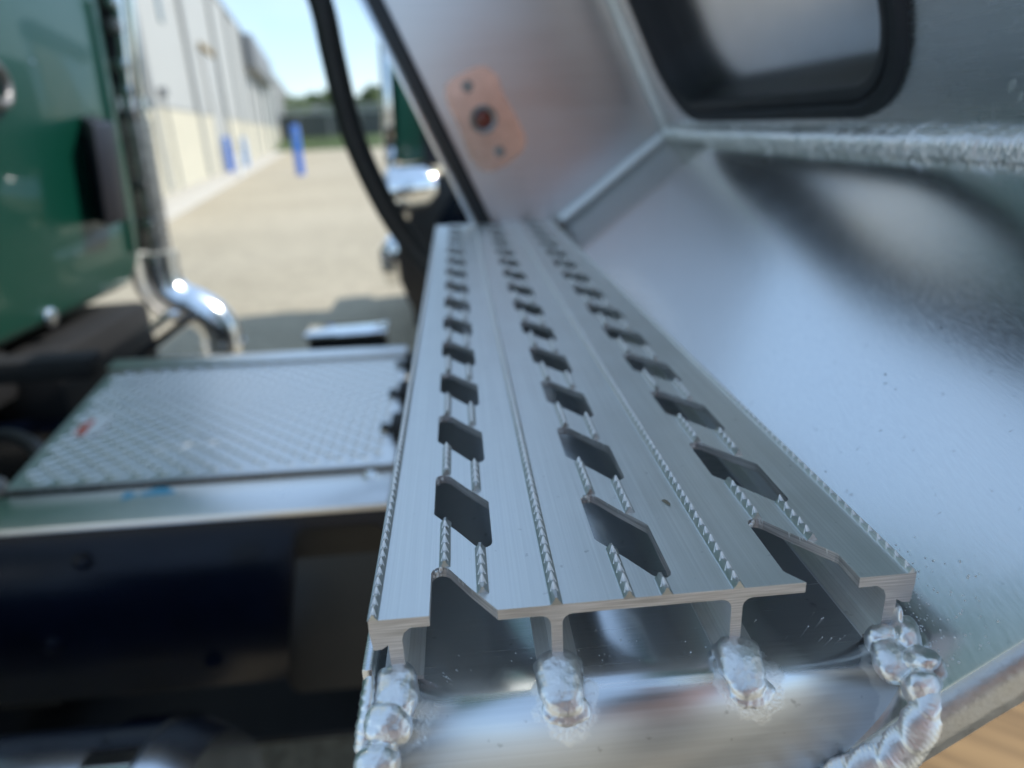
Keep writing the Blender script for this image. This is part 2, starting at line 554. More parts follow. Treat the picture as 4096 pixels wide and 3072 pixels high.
# ------------------------------------------------------------------ warehouse
wh = thing('warehouse', 'long pale grey warehouse with cream masonry base along the left of the yard', 'building', (-6585, 17000, GZ))
WX = -6585
edges = [9000, 17300, 24050, 31600, 37500]
while edges[-1] < 150000:
    edges.append(edges[-1] + 6200)
pm = {}
for i in range(len(edges) - 1):
    y0, y1 = edges[i], edges[i + 1]
    m_ = MB(); m_.box(WX - 220, WX, y0 + 14, y1 - 14, GZ + 1975, GZ + 6850)
    m_.build('wall_panel', M_GREYW, wh)
    m_ = MB(); m_.box(WX - 220, WX + 45, y0 + 10, y1 - 10, GZ - 20, GZ + 1940)
    m_.build('masonry_panel', M_CREAM, wh)
    if i > 0:
        m_ = MB(); m_.tube([(WX + 70, y0, GZ + 100), (WX + 70, y0, GZ + 6700)], 75, 10)
        m_.build('downspout', M_SEAM, wh, smooth=True, angle=60)
m_ = MB(); m_.box(WX - 20000, WX - 225, 9000, edges[-1], GZ - 20, GZ + 6600)
m_.build('building_shell', M_SEAM, wh)
m_ = MB(); m_.box(WX - 300, WX + 90, 9000, edges[-1], GZ + 6852, GZ + 6960)
m_.build('roof_coping', M_SEAM, wh)
m_ = MB(); m_.box(WX - 200, WX + 60, 9000, edges[-1], GZ + 1942, GZ + 1972)
m_.build('wall_flashing', M_DKGREY, wh)
m_ = MB(); m_.box(WX + 2, WX + 40, 20600, 21000, GZ + 4050, GZ + 6300)
w_ = m_.build('window', M_GLASSB, wh, bevel=4)
m_ = MB(); m_.box(WX + 48, WX + 80, 27300, 29900, GZ + 60, GZ + 4050)
d_ = m_.build('door', M_GREYW, wh, bevel=5)
m_ = MB(); m_.box(WX + 49, WX + 140, 27000, 30200, GZ + 4055, GZ + 4260)
m_.build('door_lintel', M_BROWN, wh, bevel=8)
m_ = MB(); m_.box(WX + 49, WX + 120, 29920, 30120, GZ + 60, GZ + 4050)
m_.build('door_jamb', M_SEAM, wh, bevel=8)
m_ = MB(); m_.box(WX + 95, WX + 700, 44000, 62000, GZ + 4800, GZ + 6500)
m_.build('loading_canopy', M_DKGREY, wh, bevel=20)
m_ = MB(); m_.box(WX + 4, WX + 190, 18550, 18760, GZ + 2180, GZ + 2380)
m_.build('wall_lamp', M_DKGREY, wh, bevel=15)
m_ = MB(); m_.tube([(WX + 95, 18650, GZ + 80), (WX + 95, 18650, GZ + 2170)], 28, 8)
m_.build('conduit', M_SEAM, wh, smooth=True)

wh.rotation_euler = (0, 0, math.radians(10.05))

# ------------------------------------------------------------------ bollards


def bollard(x, y, h, mat, label, r=125):
    t = thing('bollard', label, 'bollard', (x, y, GZ), 'bollards in front of the warehouse')
    m_ = MB(); m_.tube([(x, y, GZ - 10), (x, y, GZ + h)], r, 20)
    m_.build('sleeve', mat, t, smooth=True, angle=50)
    m_ = MB(); blob(m_, (x, y, GZ + h), (r, r, r * 0.55), 1, amp=0)
    m_.build('cap', mat, t, smooth=True, angle=70)
    for zz in (0.78, 0.9):
        m_ = MB(); m_.tube([(x, y, GZ + h * zz), (x, y, GZ + h * zz + 40)], r + 3, 20)
        m_.build('band', M_WHITE if mat is not M_BLUE else M_LBLUE, t, smooth=True, angle=50)
    return t


bollard(-4770, 23150, 1400, M_BLUE, 'bright blue bollard standing alone in the yard, nearest the dark hanging hose')
bollard(-8000, 27000, 1170, M_BLUE, 'dull blue bollard in front of the tall warehouse door')
bollard(-8650, 31500, 1120, M_LBLUE, 'pale blue bollard beside the white post, right of the warehouse door')
t_ = thing('guard_post', 'short white post at the warehouse wall beside the pale blue bollard', 'post', (-6900, 24200, GZ))
m_ = MB(); m_.tube([(-6900, 24200, GZ - 10), (-6900, 24200, GZ + 640)], 95, 16)
m_.build('shaft', M_WHITE, t_, smooth=True, angle=50)
m_ = MB(); blob(m_, (-6900, 24200, GZ + 640), (95, 95, 60), 1, amp=0)
m_.build('cap', M_WHITE, t_, smooth=True, angle=70)

# ------------------------------------------------------------------ fence, grass, trees
FY = 75000
fn_ = thing('fence', 'chain link fence with dark privacy screen across the far end of the yard', 'fence', (-12000, FY, GZ))
xs = list(range(-30000, 12001, 3000))
for a, b_ in zip(xs[:-1], xs[1:]):
    m_ = MB(); m_.box(a + 45, b_ - 45, FY - 12, FY + 12, GZ + 100, GZ + 3000)
    m_.build('screen', M_SCREEN, fn_)
for x in xs:
    m_ = MB(); m_.tube([(x, FY, GZ - 20), (x, FY, GZ + 3750)], 40, 8)
    m_.build('post', M_GALV, fn_, smooth=True)
for z in (3060, 3720):
    m_ = MB(); m_.tube([(xs[0], FY, GZ + z), (xs[-1], FY, GZ + z)], 45, 8)
    m_.build('rail', M_GALV, fn_, smooth=True)
m_ = MB()
for i in range(0, 420):
    x = xs[0] + i * 100
    for sgn in (-1, 1):
        m_.tube([(x, FY, GZ + 3060), (x + sgn * 640, FY, GZ + 3710)], 7, 3, caps=False)
tag(m_.build('chain_link', M_GALV, fn_), kind='stuff')

m_ = MB(); vs = []; fs = []
nx, ny = 60, 10
for j in range(ny + 1):
    for i in range(nx + 1):
        x = -42000 + 60000 * i / nx
        y = 58000 + 16500 * j / ny
        z = GZ + 4 + 900 * (j / ny) ** 1.5 * (0.8 + 0.3 * mnoise.noise(Vector((x * 2e-4, y * 2e-4, 3))))
        vs.append((x, y, z))
for j in range(ny):
    for i in range(nx):
        a = j * (nx + 1) + i
        fs.append((a, a + 1, a + nx + 2, a + nx + 1))
m_.add(vs, fs)
berm = tag(m_.build('grass_bank', M_GRASS, smooth=True), kind='structure')
m_ = MB()
rg = random.Random(5)
for i in range(9000):
    x = rg.uniform(-26000, 8000); u = rg.random()
    y = 58000 + 16300 * u
    z = GZ + 4 + 900 * u ** 1.5 * 0.9
    h = rg.uniform(120, 320); a = rg.uniform(0, PI); dx, dy = 60 * math.cos(a), 60 * math.sin(a)
    m_.add([(x - dx, y - dy, z - 30), (x + dx, y + dy, z - 30), (x + rg.uniform(-80, 80), y, z + h)], [(0, 1, 2)])
tag(m_.build('grass', M_GRASS), 'rough green grass on the bank before the fence', 'grass', kind='stuff')


def tree(x, y, top, rad, label, mat, seed):
    rg = random.Random(seed)
    t = thing('tree', label, 'tree', (x, y, GZ), 'trees beyond the fence')
    h = top - GZ
    m_ = MB()
    m_.tube([(x, y, GZ - 50), (x + 60, y, GZ + h * 0.3), (x + 20, y + 80, GZ + h * 0.62)], [230, 180, 110], 9)
    for k in range(6):
        a = k * PI / 3 + rg.random()
        m_.tube([(x + 30, y, GZ + h * (0.3 + 0.05 * k)), (x + rad * 0.35 * math.cos(a), y + rad * 0.35 * math.sin(a), GZ + h * 0.6), (x + rad * 0.7 * math.cos(a), y + rad * 0.7 * math.sin(a), GZ + h * (0.66 + 0.04 * k))], [80, 55, 25], 6)
    m_.build('trunk', M_BARK, t, smooth=True)
    m_ = MB()
    cl = []
    for k in range(26):
        a = rg.uniform(0, 2 * PI); rr = rad * math.sqrt(rg.random()) * 0.8
        zc = GZ + h * rg.uniform(0.42, 0.9)
        lim = rad * (1 - 0.6 * max(0, (zc - GZ) / h - 0.5) * 2)
        rr = min(rr, lim)
        cl.append((x + rr * math.cos(a), y + rr * math.sin(a), zc, rad * rg.uniform(0.22, 0.42)))
    for cx, cy, cz, cr in cl:
        for q in range(95):
            d = Vector((rg.gauss(0, 1), rg.gauss(0, 1), rg.gauss(0, 1))).normalized() * cr * rg.uniform(0.55, 1.05)
            p = Vector((cx, cy, cz + d.z * -0.2)) + d
            s = rg.uniform(130, 280)
            u = Vector((rg.gauss(0, 1), rg.gauss(0, 1), rg.gauss(0, 1))).normalized()
            w = u.orthogonal().normalized()
            m_.add([p - u * s, p + w * s * 0.6, p + u * s, p - w * s * 0.6], [(0, 1, 2, 3)])
    m_.build('crown', mat, t)


tl = [(-24500, 97000, 3900, 2600), (-19900, 95000, 4700, 2700), (-16400, 97500, 5250, 2500), (-13300, 95500, 5700, 2600), (-10400, 97000, 6300, 2500), (-7700, 95000, 5900, 2300), (-4600, 98000, 5600, 2500)]
tn = ['low bushy tree at the far end of the warehouse roof line', 'tree just right of the far warehouse end, with low crown', 'broad tree left of the hanging hose', 'tree directly behind the hanging black hose', 'tallest green tree, just right of the hanging hose', 'tree beside the green parked truck', 'tree hidden mostly behind the rack edge']
for i, (a, b_, c_, d_) in enumerate(tl):
    tree(a, b_, c_, d_, tn[i], M_LEAF if i % 2 else M_LEAF2, 20 + i)

# ------------------------------------------------------------------ parked green truck in the yard
pt = thing('parked_truck', 'green truck parked beyond the step, chrome nose and amber lamp showing past the hose', 'truck', (400, 4500, GZ))


def xz_prism(poly, y0, y1):
    m_ = MB()
    m_.prism(poly, lambda x, z: (x, y0, z), lambda x, z: (x, y1, z))
    return m_


xz_prism([(-282, -45), (-240, 470), (900, 620), (1500, 640), (1500, -45)], 3820, 5000).build('hood', M_GREEN2, pt, bevel=25)
xz_prism([(-345, -60), (-312, 560), (-262, 560), (-284, -60)], 3800, 5020).build('grille_surround', M_CHROME, pt, bevel=14)
xz_prism([(-318, 575), (-330, 660), (-250, 660), (-240, 575)], 3840, 4980).build('bug_deflector', M_LBLUE, pt, bevel=8)  # blue reflection in the chrome put into its colour
xz_prism([(-130, -60), (-120, 340), (60, 430), (700, 440), (700, -60)], 3700, 3812).build('engine_side_vent', M_MARK, pt, bevel=15)
fd = xz_prism([(-70, -700), (-90, -330), (60, -120), (520, -70), (900, -200), (1000, -700), (860, -700), (700, -330), (300, -260), (60, -420), (20, -700)], 3470, 3812).build('fender', M_FRAME, pt, bevel=20)
m_ = MB(); m_.tube([(-330, 3560, -160), (-300, 3560, -160), (-120, 3560, -150), (-70, 3560, -150)], [85, 115, 118, 80], 24)
hl = m_.build('headlight', M_CHROME, pt, smooth=True, angle=40)
m_ = MB(); blob(m_, (-329, 3560, -160), (24, 80, 80), 2, amp=0)
m_.build('lens', M_GLASSB, hl, smooth=True, angle=80)
xz_prism([(-345, -205), (-345, -150), (-322, -150), (-322, -205)], 3432, 3450).build('turn_signal', M_AMBER, hl, bevel=4)
xz_prism([(-342, -262), (-342, -225), (-282, -225), (-282, -262)], 3434, 3452).build('turn_signal', M_AMBER, hl, bevel=4)
xz_prism([(-325, -295), (-325, -150), (-215, -150), (-215, -295)], 3454, 3480).build('headlight_bracket', M_CHROME, pt, bevel=8)
xz_prism([(-365, -640), (-395, -560), (-395, -450), (-350, -405), (-290, -405), (-290, -640)], 3520, 5300).build('bumper', M_CHROME, pt, bevel=25)
m_ = MB()
ty = [(3500, 0.93), (3520, 1.0), (3760, 1.0), (3780, 0.93)]
m_.tube([(210, y, GZ + 510) for y, _ in ty], [510 * r for _, r in ty], 40)
ty_ = m_.build('tyre', M_RUBBER, pt, smooth=True, angle=40)
m_ = MB(); m_.tube([(210, 3486, GZ + 510), (210, 3496, GZ + 510)], 290, 30)
m_.build('rim', M_CHROME, ty_, smooth=True, angle=40)
xz_prism([(-250, -900), (-270, -520), (-120, -480), (60, -480), (60, -900)], 3600, 5200).build('axle_guard', M_BLACK, pt, bevel=20)
xz_prism([(1510, -300), (1510, 1300), (1800, 1500), (3400, 1500), (3400, -300)], 3700, 5200).build('cab', M_GREEN2, pt, bevel=40)
m_ = MB(); m_.tube([(1800, 3600, -300), (3200, 3600, -300)], 300, 24)
m_.build('fuel_tank', M_TANK, pt, smooth=True, angle=40)

# ------------------------------------------------------------------ the truck that carries the rack
tr = thing('green_truck', 'dark green truck with chrome exhaust and black frame on the left', 'truck', (-1000, 1000, GZ))
m_ = MB()
cyz = [(-120, -295), (2105, -293), (2190, -250), (2232, -200), (2265, -68), (2288, 180), (2325, 532), (2340, 900), (2340, 3000), (-120, 3000)]
m_.prism(cyz, lambda y, z: (-3000, y, z), lambda y, z: (-1000, y, z))
cab = m_.build('cab', M_GREEN, tr, bevel=28, segs=4)
for (y, z) in [(1855, 323), (1840, -150), (1930, -260)]:
    m_ = MB(); blob(m_, (-999, y, z), (4, 5, 5), 1, amp=0, nu=10, nv=8)
    m_.build('rivet', M_CHROME, cab, smooth=True)
m_ = MB(); blob(m_, (-994, 1630, -272), (12, 24, 24), 1, amp=0)
m_.build('corner_bolt', M_CHROME, cab, smooth=True)
m_ = MB(); m_.prism([(2150, -200), (2208, 180), (2244, 519), (2262, 519), (2226, 180), (2168, -200)], lambda y, z: (-1001, y, z), lambda y, z: (-990, y, z))
m_.build('edge_moulding', M_GREEN, cab, bevel=5, segs=3)
pts = [(-985, 1652 + 44 * math.cos(k * PI / 12), 262 + 44 * math.sin(k * PI / 12)) for k in range(25)]
m_ = MB(); m_.tube(pts, 11, 10, caps=False)
m_.build('latch_ring', M_DULL, cab, smooth=True)
m_ = MB()
m_.add([(-1001, 2036, 203), (-1001, 2125, 205), (-1001, 2070, -85), (-1001, 1985, -85), (-930, 1944, 178), (-930, 2078, 181), (-930, 2026, -88), (-930, 1890, -90)],
       [(0, 1, 2, 3), (4, 5, 6, 7), (0, 1, 5, 4), (1, 2, 6, 5), (2, 3, 7, 6), (3, 0, 4, 7)])
m_.build('side_marker', M_MARK, tr, bevel=8)
# exhaust
ex = MB(); ex.tube([(-1030, 2430, -230), (-1014, 2430, 60), (-1003, 2430, 309), (-975, 2430, 560), (-930, 2430, 2900)], 36, 28)
exo = ex.build('exhaust_stack', M_CHROME, tr, smooth=True, angle=50)
m_ = MB()
for k in range(18):
    z = -235 + k * 24
    m_.tube([(-1028 + 0.05 * (z + 230), 2428, z), (-1028 + 0.05 * (z + 230), 2428, z + 21)], 43, 22)
m_.build('heat_guard', simple('stained_guard', (0.50, 0.49, 0.48), 0.3, 0.95, var=0.45, scale=30), exo, smooth=True, angle=50)
m_ = MB(); m_.tube([(-1007, 2430, 225), (-1006, 2430, 262)], 50, 22)
m_.build('clamp', M_TANK, exo, smooth=True, angle=50)
m_ = MB(); m_.prism([(-1090, -230), (-1034, -230), (-1026, 182), (-1004, 545), (-990, 1500), (-1060, 1500), (-1066, 545), (-1088, 182)], lambda x, z: (x, 2395, z), lambda x, z: (x, 2440, z))
m_.build('stack_bracket', M_BLACK, tr, bevel=5)
for z in (-160, -30, 190, 260, 340, 450, 520):
    m_ = MB(); m_.box(-1040 + z * .05, -1000 + z * .05, 2378, 2394, z, z + 38)
    m_.build('bracket_tab', M_DULL if z % 20 else M_TANK, tr, bevel=4)
el = catmull([(-1036, 2425, -240), (-1036, 2422, -320), (-1026, 2420, -374), (-985, 2420, -418), (-933, 2420, -447), (-880, 2420, -498), (-864, 2420, -571), (-872, 2420, -660), (-882, 2420, -760)], 10)
m_ = MB(); m_.tube(el, 68, 28)
elo = m_.build('exhaust_elbow', simple('satin_chrome', (0.86, 0.89, 0.92), 0.2, 1.0), tr, smooth=True, angle=60)
m_ = MB(); m_.tube([(-864, 2420, -575), (-865, 2420, -592)], 74, 28)
m_.build('joint_ring', M_CHROME, elo, smooth=True, angle=50)
m_ = MB(); m_.tube(catmull([(-1085, 2330, -250), (-1080, 2330, -350), (-1020, 2330, -440), (-930, 2330, -470)], 8), 11, 12)
m_.build('pipe_hanger', M_DULL, tr, smooth=True)
# frame
for (y0, y1, dd) in ((618, 628, 0), (1478, 1488, -190)):
    m_ = MB()
    m_.box(-4500, 2500, y0, y1, -562 + dd, -296 + dd)
    yy0, yy1 = (y1, y1 + 70) if y0 < 1000 else (y0 - 70, y0)
    m_.box(-4500, 2500, yy0, yy1, -306 + dd, -296 + dd); m_.box(-4500, 2500, yy0, yy1, -562 + dd, -552 + dd)
    m_.build('frame_rail', M_FRAME, tr, bevel=3)
for x in (-1600, -780, -640, -90, 300):
    m_ = MB(); m_.box(x - 45, x + 45, 700, 1406, -645, -490)
    m_.build('cross_member', M_BLACK, tr, bevel=6)
m_ = MB(); m_.box(-2600, -690, 1180, 1240, -300, -255)
m_.build('cab_support', M_BLACK, tr, bevel=8)
m_ = MB(); m_.box(-2600, -935, 1500, 2050, -620, -330)
m_.build('chassis_box', M_BLACK, tr, bevel=20)
m_ = MB(); m_.box(-2400, -1010, 640, 1470, -420, -300)
m_.build('floor_pan', M_BLACK, tr, bevel=20)
m_ = MB(); m_.prism([(-592, -262), (-612, -256), (-760, -348), (-738, -358)], lambda x, z: (x, 1490, z), lambda x, z: (x, 1530, z))
m_.build('strut', M_MARK, tr, bevel=4)
m_ = MB(); m_.prism([(-664, -268), (-684, -262), (-745, -300), (-727, -312)], lambda x, z: (x, 1560, z), lambda x, z: (x, 1590, z))
m_.build('strut', M_TANK, tr, bevel=4)
m_ = MB(); m_.tube(catmull([(-900, 900, -420), (-800, 1000, -340), (-700, 960, -330), (-640, 880, -360), (-620, 760, -440)], 10), 12, 12)
m_.build('air_line', M_MARK, tr, smooth=True)
m_ = MB(); blob(m_, (-760, 900, -400), (30, 60, 30), 3, amp=0.1, freq=0.02)
m_.build('air_valve', M_DULL, tr, smooth=True)
for (x, z) in [(-455, -352), (-330, -520), (-520, -470)]:
    m_ = MB(); m_.tube([(x, 618, z), (x, 609, z)], 9, 6); m_.tube([(x, 618, z), (x, 614, z)], 12, 12)
    m_.build('frame_bolt', M_FRAME, tr, bevel=1.5)
m_ = MB()
pl = []
for (cx, cz, a0) in [(-105, -350, 0), (-182, -350, 90), (-205, -520, 180), (-105, -520, 270)]:
    for k in range(6):
        a = math.radians(a0 + k * 18)
        pl.append((cx + 18 * math.cos(a), cz + 18 * math.sin(a)))
m_.prism(pl, lambda x, z: (x, 596 - (z + 440) * 0.30 * -1, z), lambda x, z: (x, 616, z))  # plate added and tilted down so its face reflects the ground
m_.build('reflector_plate', simple('brown_black_plate', (0.006, 0.0045, 0.003), 0.3, coat=0.06, coatr=0.15, spec=0.3, var=0.3, scale=20), tr)
m_ = MB(); m_.tube([(-1500, 300, -590), (-270, 300, -590), (-240, 300, -590)], [205, 205, 190], 64)
ft = m_.build('fuel_tank', M_TANK, tr, smooth=True, angle=40)
m_ = MB(); m_.tube([(-330, 300, -590), (-285, 300, -590)], 211, 64)
m_.build('tank_strap', M_CHROME, ft, smooth=True, angle=40)
bt = MB()
bt.box(-490, -240, 2105, 2210, -900, -504)
bto = bt.build('battery_box', M_BLACK, tr, bevel=12)
m_ = MB(); m_.box(-500, -232, 2095, 2225, -502, -489)
m_.build('box_lid', M_CHROME, bto, bevel=5)

m_ = MB(); m_.box(-900, 250, 660, 1750, -712, -700)  # black sheet added where there is only shaded ground under the frame
m_.build('shade_sheet', M_BLACK, tr, bevel=4)

# ------------------------------------------------------------------ diamond plate over the frame
DZ = -250.0
dk = thing('deck_plate', 'diamond tread aluminium deck plate lying across the black frame rails', 'deck plate', (-330, 860, DZ))
yL = lambda x: 0
m_ = MB()
m_.prism([(-520, 622), (-66, 614), (-76, 1076), (-602, 1108)], lambda x, y: (x, y, DZ - 4), lambda x, y: (x, y, DZ))
m_.build('tread_sheet', M_PLATE, dk)
m_ = MB()


def inplate(x, y):
    if y < 632 or y > 1050: return False
    xl = -520 - (y - 622) * 82 / 486 + 14
    return xl < x < -84


def lug(mb, x, y, ang, L=10.4, w=3.3, h=1.5):
    ca, sa = math.cos(ang), math.sin(ang)
    prof = [(-1, 0), (-0.55, 0.72), (0, 1), (0.55, 0.72), (1, 0), (0.55, -0.72), (0, -1), (-0.55, -0.72)]
    vs = []
    for a, b in prof:
        px, py = a * L, b * w
        vs.append((x + px * ca - py * sa, y + px * sa + py * ca, DZ - 0.2))
    for a, b in ((-0.55, 0), (0.55, 0)):
        vs.append((x + a * L * ca, y + a * L * sa, DZ + h))
    mb.add(vs, [(0, 8, 1), (1, 8, 2), (2, 8, 9), (2, 9, 3), (3, 9, 4), (4, 9, 5), (5, 9, 6), (6, 9, 8), (6, 8, 7), (7, 8, 0)])


pitch = 15.0
for i in range(-20, 60):
    for j in range(-20, 60):
        x = -330 + (i - 20) * pitch
        y = 830 + (j - 20) * pitch
        if inplate(x, y):
            lug(m_, x, y, PI / 4 if (i + j) % 2 else -PI / 4)
tag(m_.build('tread_lugs', M_PLATE, dk, smooth=True, angle=50), kind='stuff')
m_ = MB()
m_.prism([(-560, 535), (-66, 528), (-66, 606), (-560, 613)], lambda x, y: (x, y, DZ - 14), lambda x, y: (x, y, DZ - 6))
fl = m_.build('front_lip', M_PLATE, dk, bevel=2)
m_ = MB(); blob(m_, (-93, 596, DZ - 5), (9, 9, 4), 1, amp=0, nu=16, nv=10)
m_.build('lip_bolt', M_CHROME, fl, smooth=True)
for (x0, x1, y0, y1) in ((-376, -362, 585, 601), (-355, -318, 589, 605)):
    m_ = MB()
    pl = []
    for k in range(14):
        a = k * 2 * PI / 14
        rr = 1 + 0.25 * math.sin(3 * a + x0)
        pl.append(((x0 + x1) / 2 + (x1 - x0) / 2 * rr * math.cos(a), (y0 + y1) / 2 + (y1 - y0) / 2 * rr * math.sin(a)))
    m_.prism(pl, lambda x, y: (x, y, DZ - 6.5), lambda x, y: (x, y, DZ - 5.6))
    m_.build('ink_mark', M_CHALK, fl)
m_ = MB()
m_.prism([(-600, 1062), (-78, 1040), (-76, 1076), (-604, 1108)], lambda x, y: (x, y, DZ + 1), lambda x, y: (x, y, DZ + 9))
m_.build('rear_lip', M_PLATE, dk, bevel=3)
m_ = MB()
c6 = [(-514, 768), (-522, 800), (-515, 846), (-494, 842), (-484, 806), (-486, 770)]
m_.prism(c6, lambda x, y: (x, y, DZ + 1.6), lambda x, y: (x, y, DZ + 2.4))
stk = m_.build('sticker', M_WHITE, dk)
m_ = MB(); m_.prism([(-513, 769.5), (-520, 800), (-516, 826), (-508, 822), (-506, 800), (-500, 771)], lambda x, y: (x, y, DZ + 2.3), lambda x, y: (x, y, DZ + 2.8))
m_.build('sticker_print', M_REDP, stk)
for y in (985, 846, 716):
    m_ = MB(); m_.box(-78, -52, y - 26, y + 26, DZ - 10, DZ + 16)
    m_.box(-92, -80, y - 8, y + 8, DZ - 2, DZ + 9)
    m_.build('hold_down_clip', M_BLACK, dk, bevel=5)

# ------------------------------------------------------------------ hanging hose
hp = catmull([(-215, 1010, 640), (-178, 1005, 430), (-145, 1000, 303), (-137, 1000, 235), (-128, 1000, 162), (-115, 1000, 98), (-84, 1000, 14), (-54, 1000, -42), (-20, 995, -86), (25, 985, -125), (90, 970, -160)], 8)
m_ = MB(); m_.tube(hp, 18, 20)
hose = tag(m_.build('rubber_hose', M_HOSE, smooth=True, angle=60), 'thick black rubber hose hanging in a curve behind the step', 'hose')

# ------------------------------------------------------------------ welded aluminium rack
rk = thing('cab_rack', 'welded aluminium cab rack with serrated step, sloped panel and rubber gasketed window', 'cab rack', (76, 400, -24))

# --- step tread: extrusion with slanted cut-outs
L = 813.0
TH = 3.3
PH = 59.75
hcols = [(16.2, 35.1, 79.2), (67.0, 85.6, 56.0), (117.0, 136.4, 91.4)]       # x0, x1, y of the left end of the far hole edge


def top_edge(x0, x1, t):        # near boundary of a bridge = far edge of a hole
    w = x1 - x0
    return [(x0, t), (x0 + 0.5, t + 1.5), (x0 + 1.7, t + 2.5), (x0 + 3.0, t + 2.8), (x0 + 4.3, t + 2.3), (x0 + 5.6, t + 1.0), (x0 + w * 0.6, t - 8.6), (x1 - 0.5, t - 19.2), (x1, t - 20.3)]


def bot_edge(x0, x1, t):        # far boundary of a bridge = near edge of the next hole
    w = x1 - x0
    b = t - 25.5
    pts = [(x0, b), (x0 + 0.5, b - 1.1), (x0 + w * 0.4, b - 11.7), (x1 - 5.6, b - 21.3), (x1 - 4.3, b - 22.6), (x1 - 3.0, b - 23.1), (x1 - 1.7, b - 22.8), (x1 - 0.5, b - 21.8), (x1, b - 20.3)]
    return pts


tm = MB()
solids = [(0.4, 16.2), (35.1, 67.0), (85.6, 117.0), (136.4, 152.2)]
for a, b_ in solids:
    tm.box(a, b_, 0, L, -TH, 0)
bridges = []                    # (col, y-range at left rib, right rib)
for ci, (x0, x1, t0) in enumerate(hcols):
    k = -3
    while True:
        t = t0 + k * PH
        near = top_edge(x0, x1, t)
        far = bot_edge(x0, x1, t + PH)
        if min(p[1] for p in near) > L: break
        k += 1
        if max(p[1] for p in far) < 0: continue
        poly = near + list(reversed(far))
        # clip to 0..L
        def clip(poly, lo, keep):
            out = []
            n = len(poly)
            for i in range(n):
                p, q = poly[i], poly[(i + 1) % n]
                ip, iq = keep(p[1] - lo), keep(q[1] - lo)
                if ip: out.append(p)
                if ip != iq:
                    u = (lo - p[1]) / (q[1] - p[1])
                    out.append((p[0] + (q[0] - p[0]) * u, lo))
            return out
        if min(p[1] for p in poly) < 0: poly = clip(poly, 0.0, lambda d: d >= 0)
        if max(p[1] for p in poly) > L: poly = clip(poly, L, lambda d: d <= 0)
        if len(poly) < 3: continue
        tm.prism(poly, lambda x, y: (x, y, -TH), lambda x, y: (x, y, 0))
        bridges.append((ci, t))
# saw-cut end faces get their own slot: faces lying in the front plane
tread = tm.build('step_tread', [M_TREAD, M_CUT], rk)
for p in tread.data.polygons:
    if abs(p.normal.y) > 0.5 and p.center.y < 0.0004:
        p.material_index = 1
    elif abs(p.normal.z) < 0.5:
        p.material_index = 1
tag(tread, 'serrated grey tread with rows of slanted holes and tiny teeth')

# webs under the tread
def web(poly, name='web'):
    m_ = MB(); m_.prism(poly, lambda x, z: (x, 0.0, z), lambda x, z: (x, L, z))
    o = m_.build(name, [M_TREAD, M_CUT], tread)
    for p in o.data.polygons:
        if p.normal.y < -0.5: p.material_index = 1
    return o


def fil(cx, cz, r, a0, a1, n=5):
    return [(cx + r * math.cos(math.radians(a0 + (a1 - a0) * i / n)), cz + r * math.sin(math.radians(a0 + (a1 - a0) * i / n))) for i in range(n + 1)]


for c in (50.8, 101.6):
    h = 1.55
    poly = [(c - 4.6, -TH)] + fil(c - 4.6, -TH - 3.0, 3.0, 90, 0) + [(c - h, -19.2), (c - 5.8, -19.4), (c - 5.8, -21.4), (c + 5.8, -21.4), (c + 5.8, -19.4), (c + h, -19.2)] + list(reversed(fil(c + 4.6, -TH - 3.0, 3.0, 90, 180))) + [(c + 4.6, -TH)]
    web(poly)
poly = [(0.4, 0), (-0.1, 1.0), (-0.3, -4), (0.3, -9.8), (2.6, -9.6), (4.4, -8.2), (4.6, -19.4), (2.0, -19.6), (2.0, -21.4), (13, -21.4), (13, -19.6), (8.4, -19.4), (8.3, -7.0), (8.9, -4.6), (10.8, -TH), (0.4, -TH)]
web([(0.4, -0.05), (-0.2, 0.6), (-0.3, -4), (0.3, -9.8), (2.6, -9.6), (4.4, -8.4), (4.6, -19.4), (2.0, -19.6), (2.0, -21.4), (13, -21.4), (13, -19.6), (8.4, -19.4), (8.3, -7.0), (8.9, -4.8), (10.8, -TH - 0.02), (0.4, -TH - 0.02)], 'edge_web')
mir = [(152.6 - x, z) for x, z in [(0.4, -0.05), (-0.2, 0.6), (-0.3, -4), (0.3, -9.8), (2.6, -9.6), (4.4, -8.4), (4.6, -19.4), (4.2, -21.4), (13, -21.4), (13, -19.6), (7.9, -19.4), (7.8, -7.0), (8.6, -4.8), (10.8, -TH - 0.02), (0.4, -TH - 0.02)]]
web(list(reversed(mir)), 'edge_web')

# serrated ribs: wedge foot with saw teeth rolled along the crest
TP = 4.73


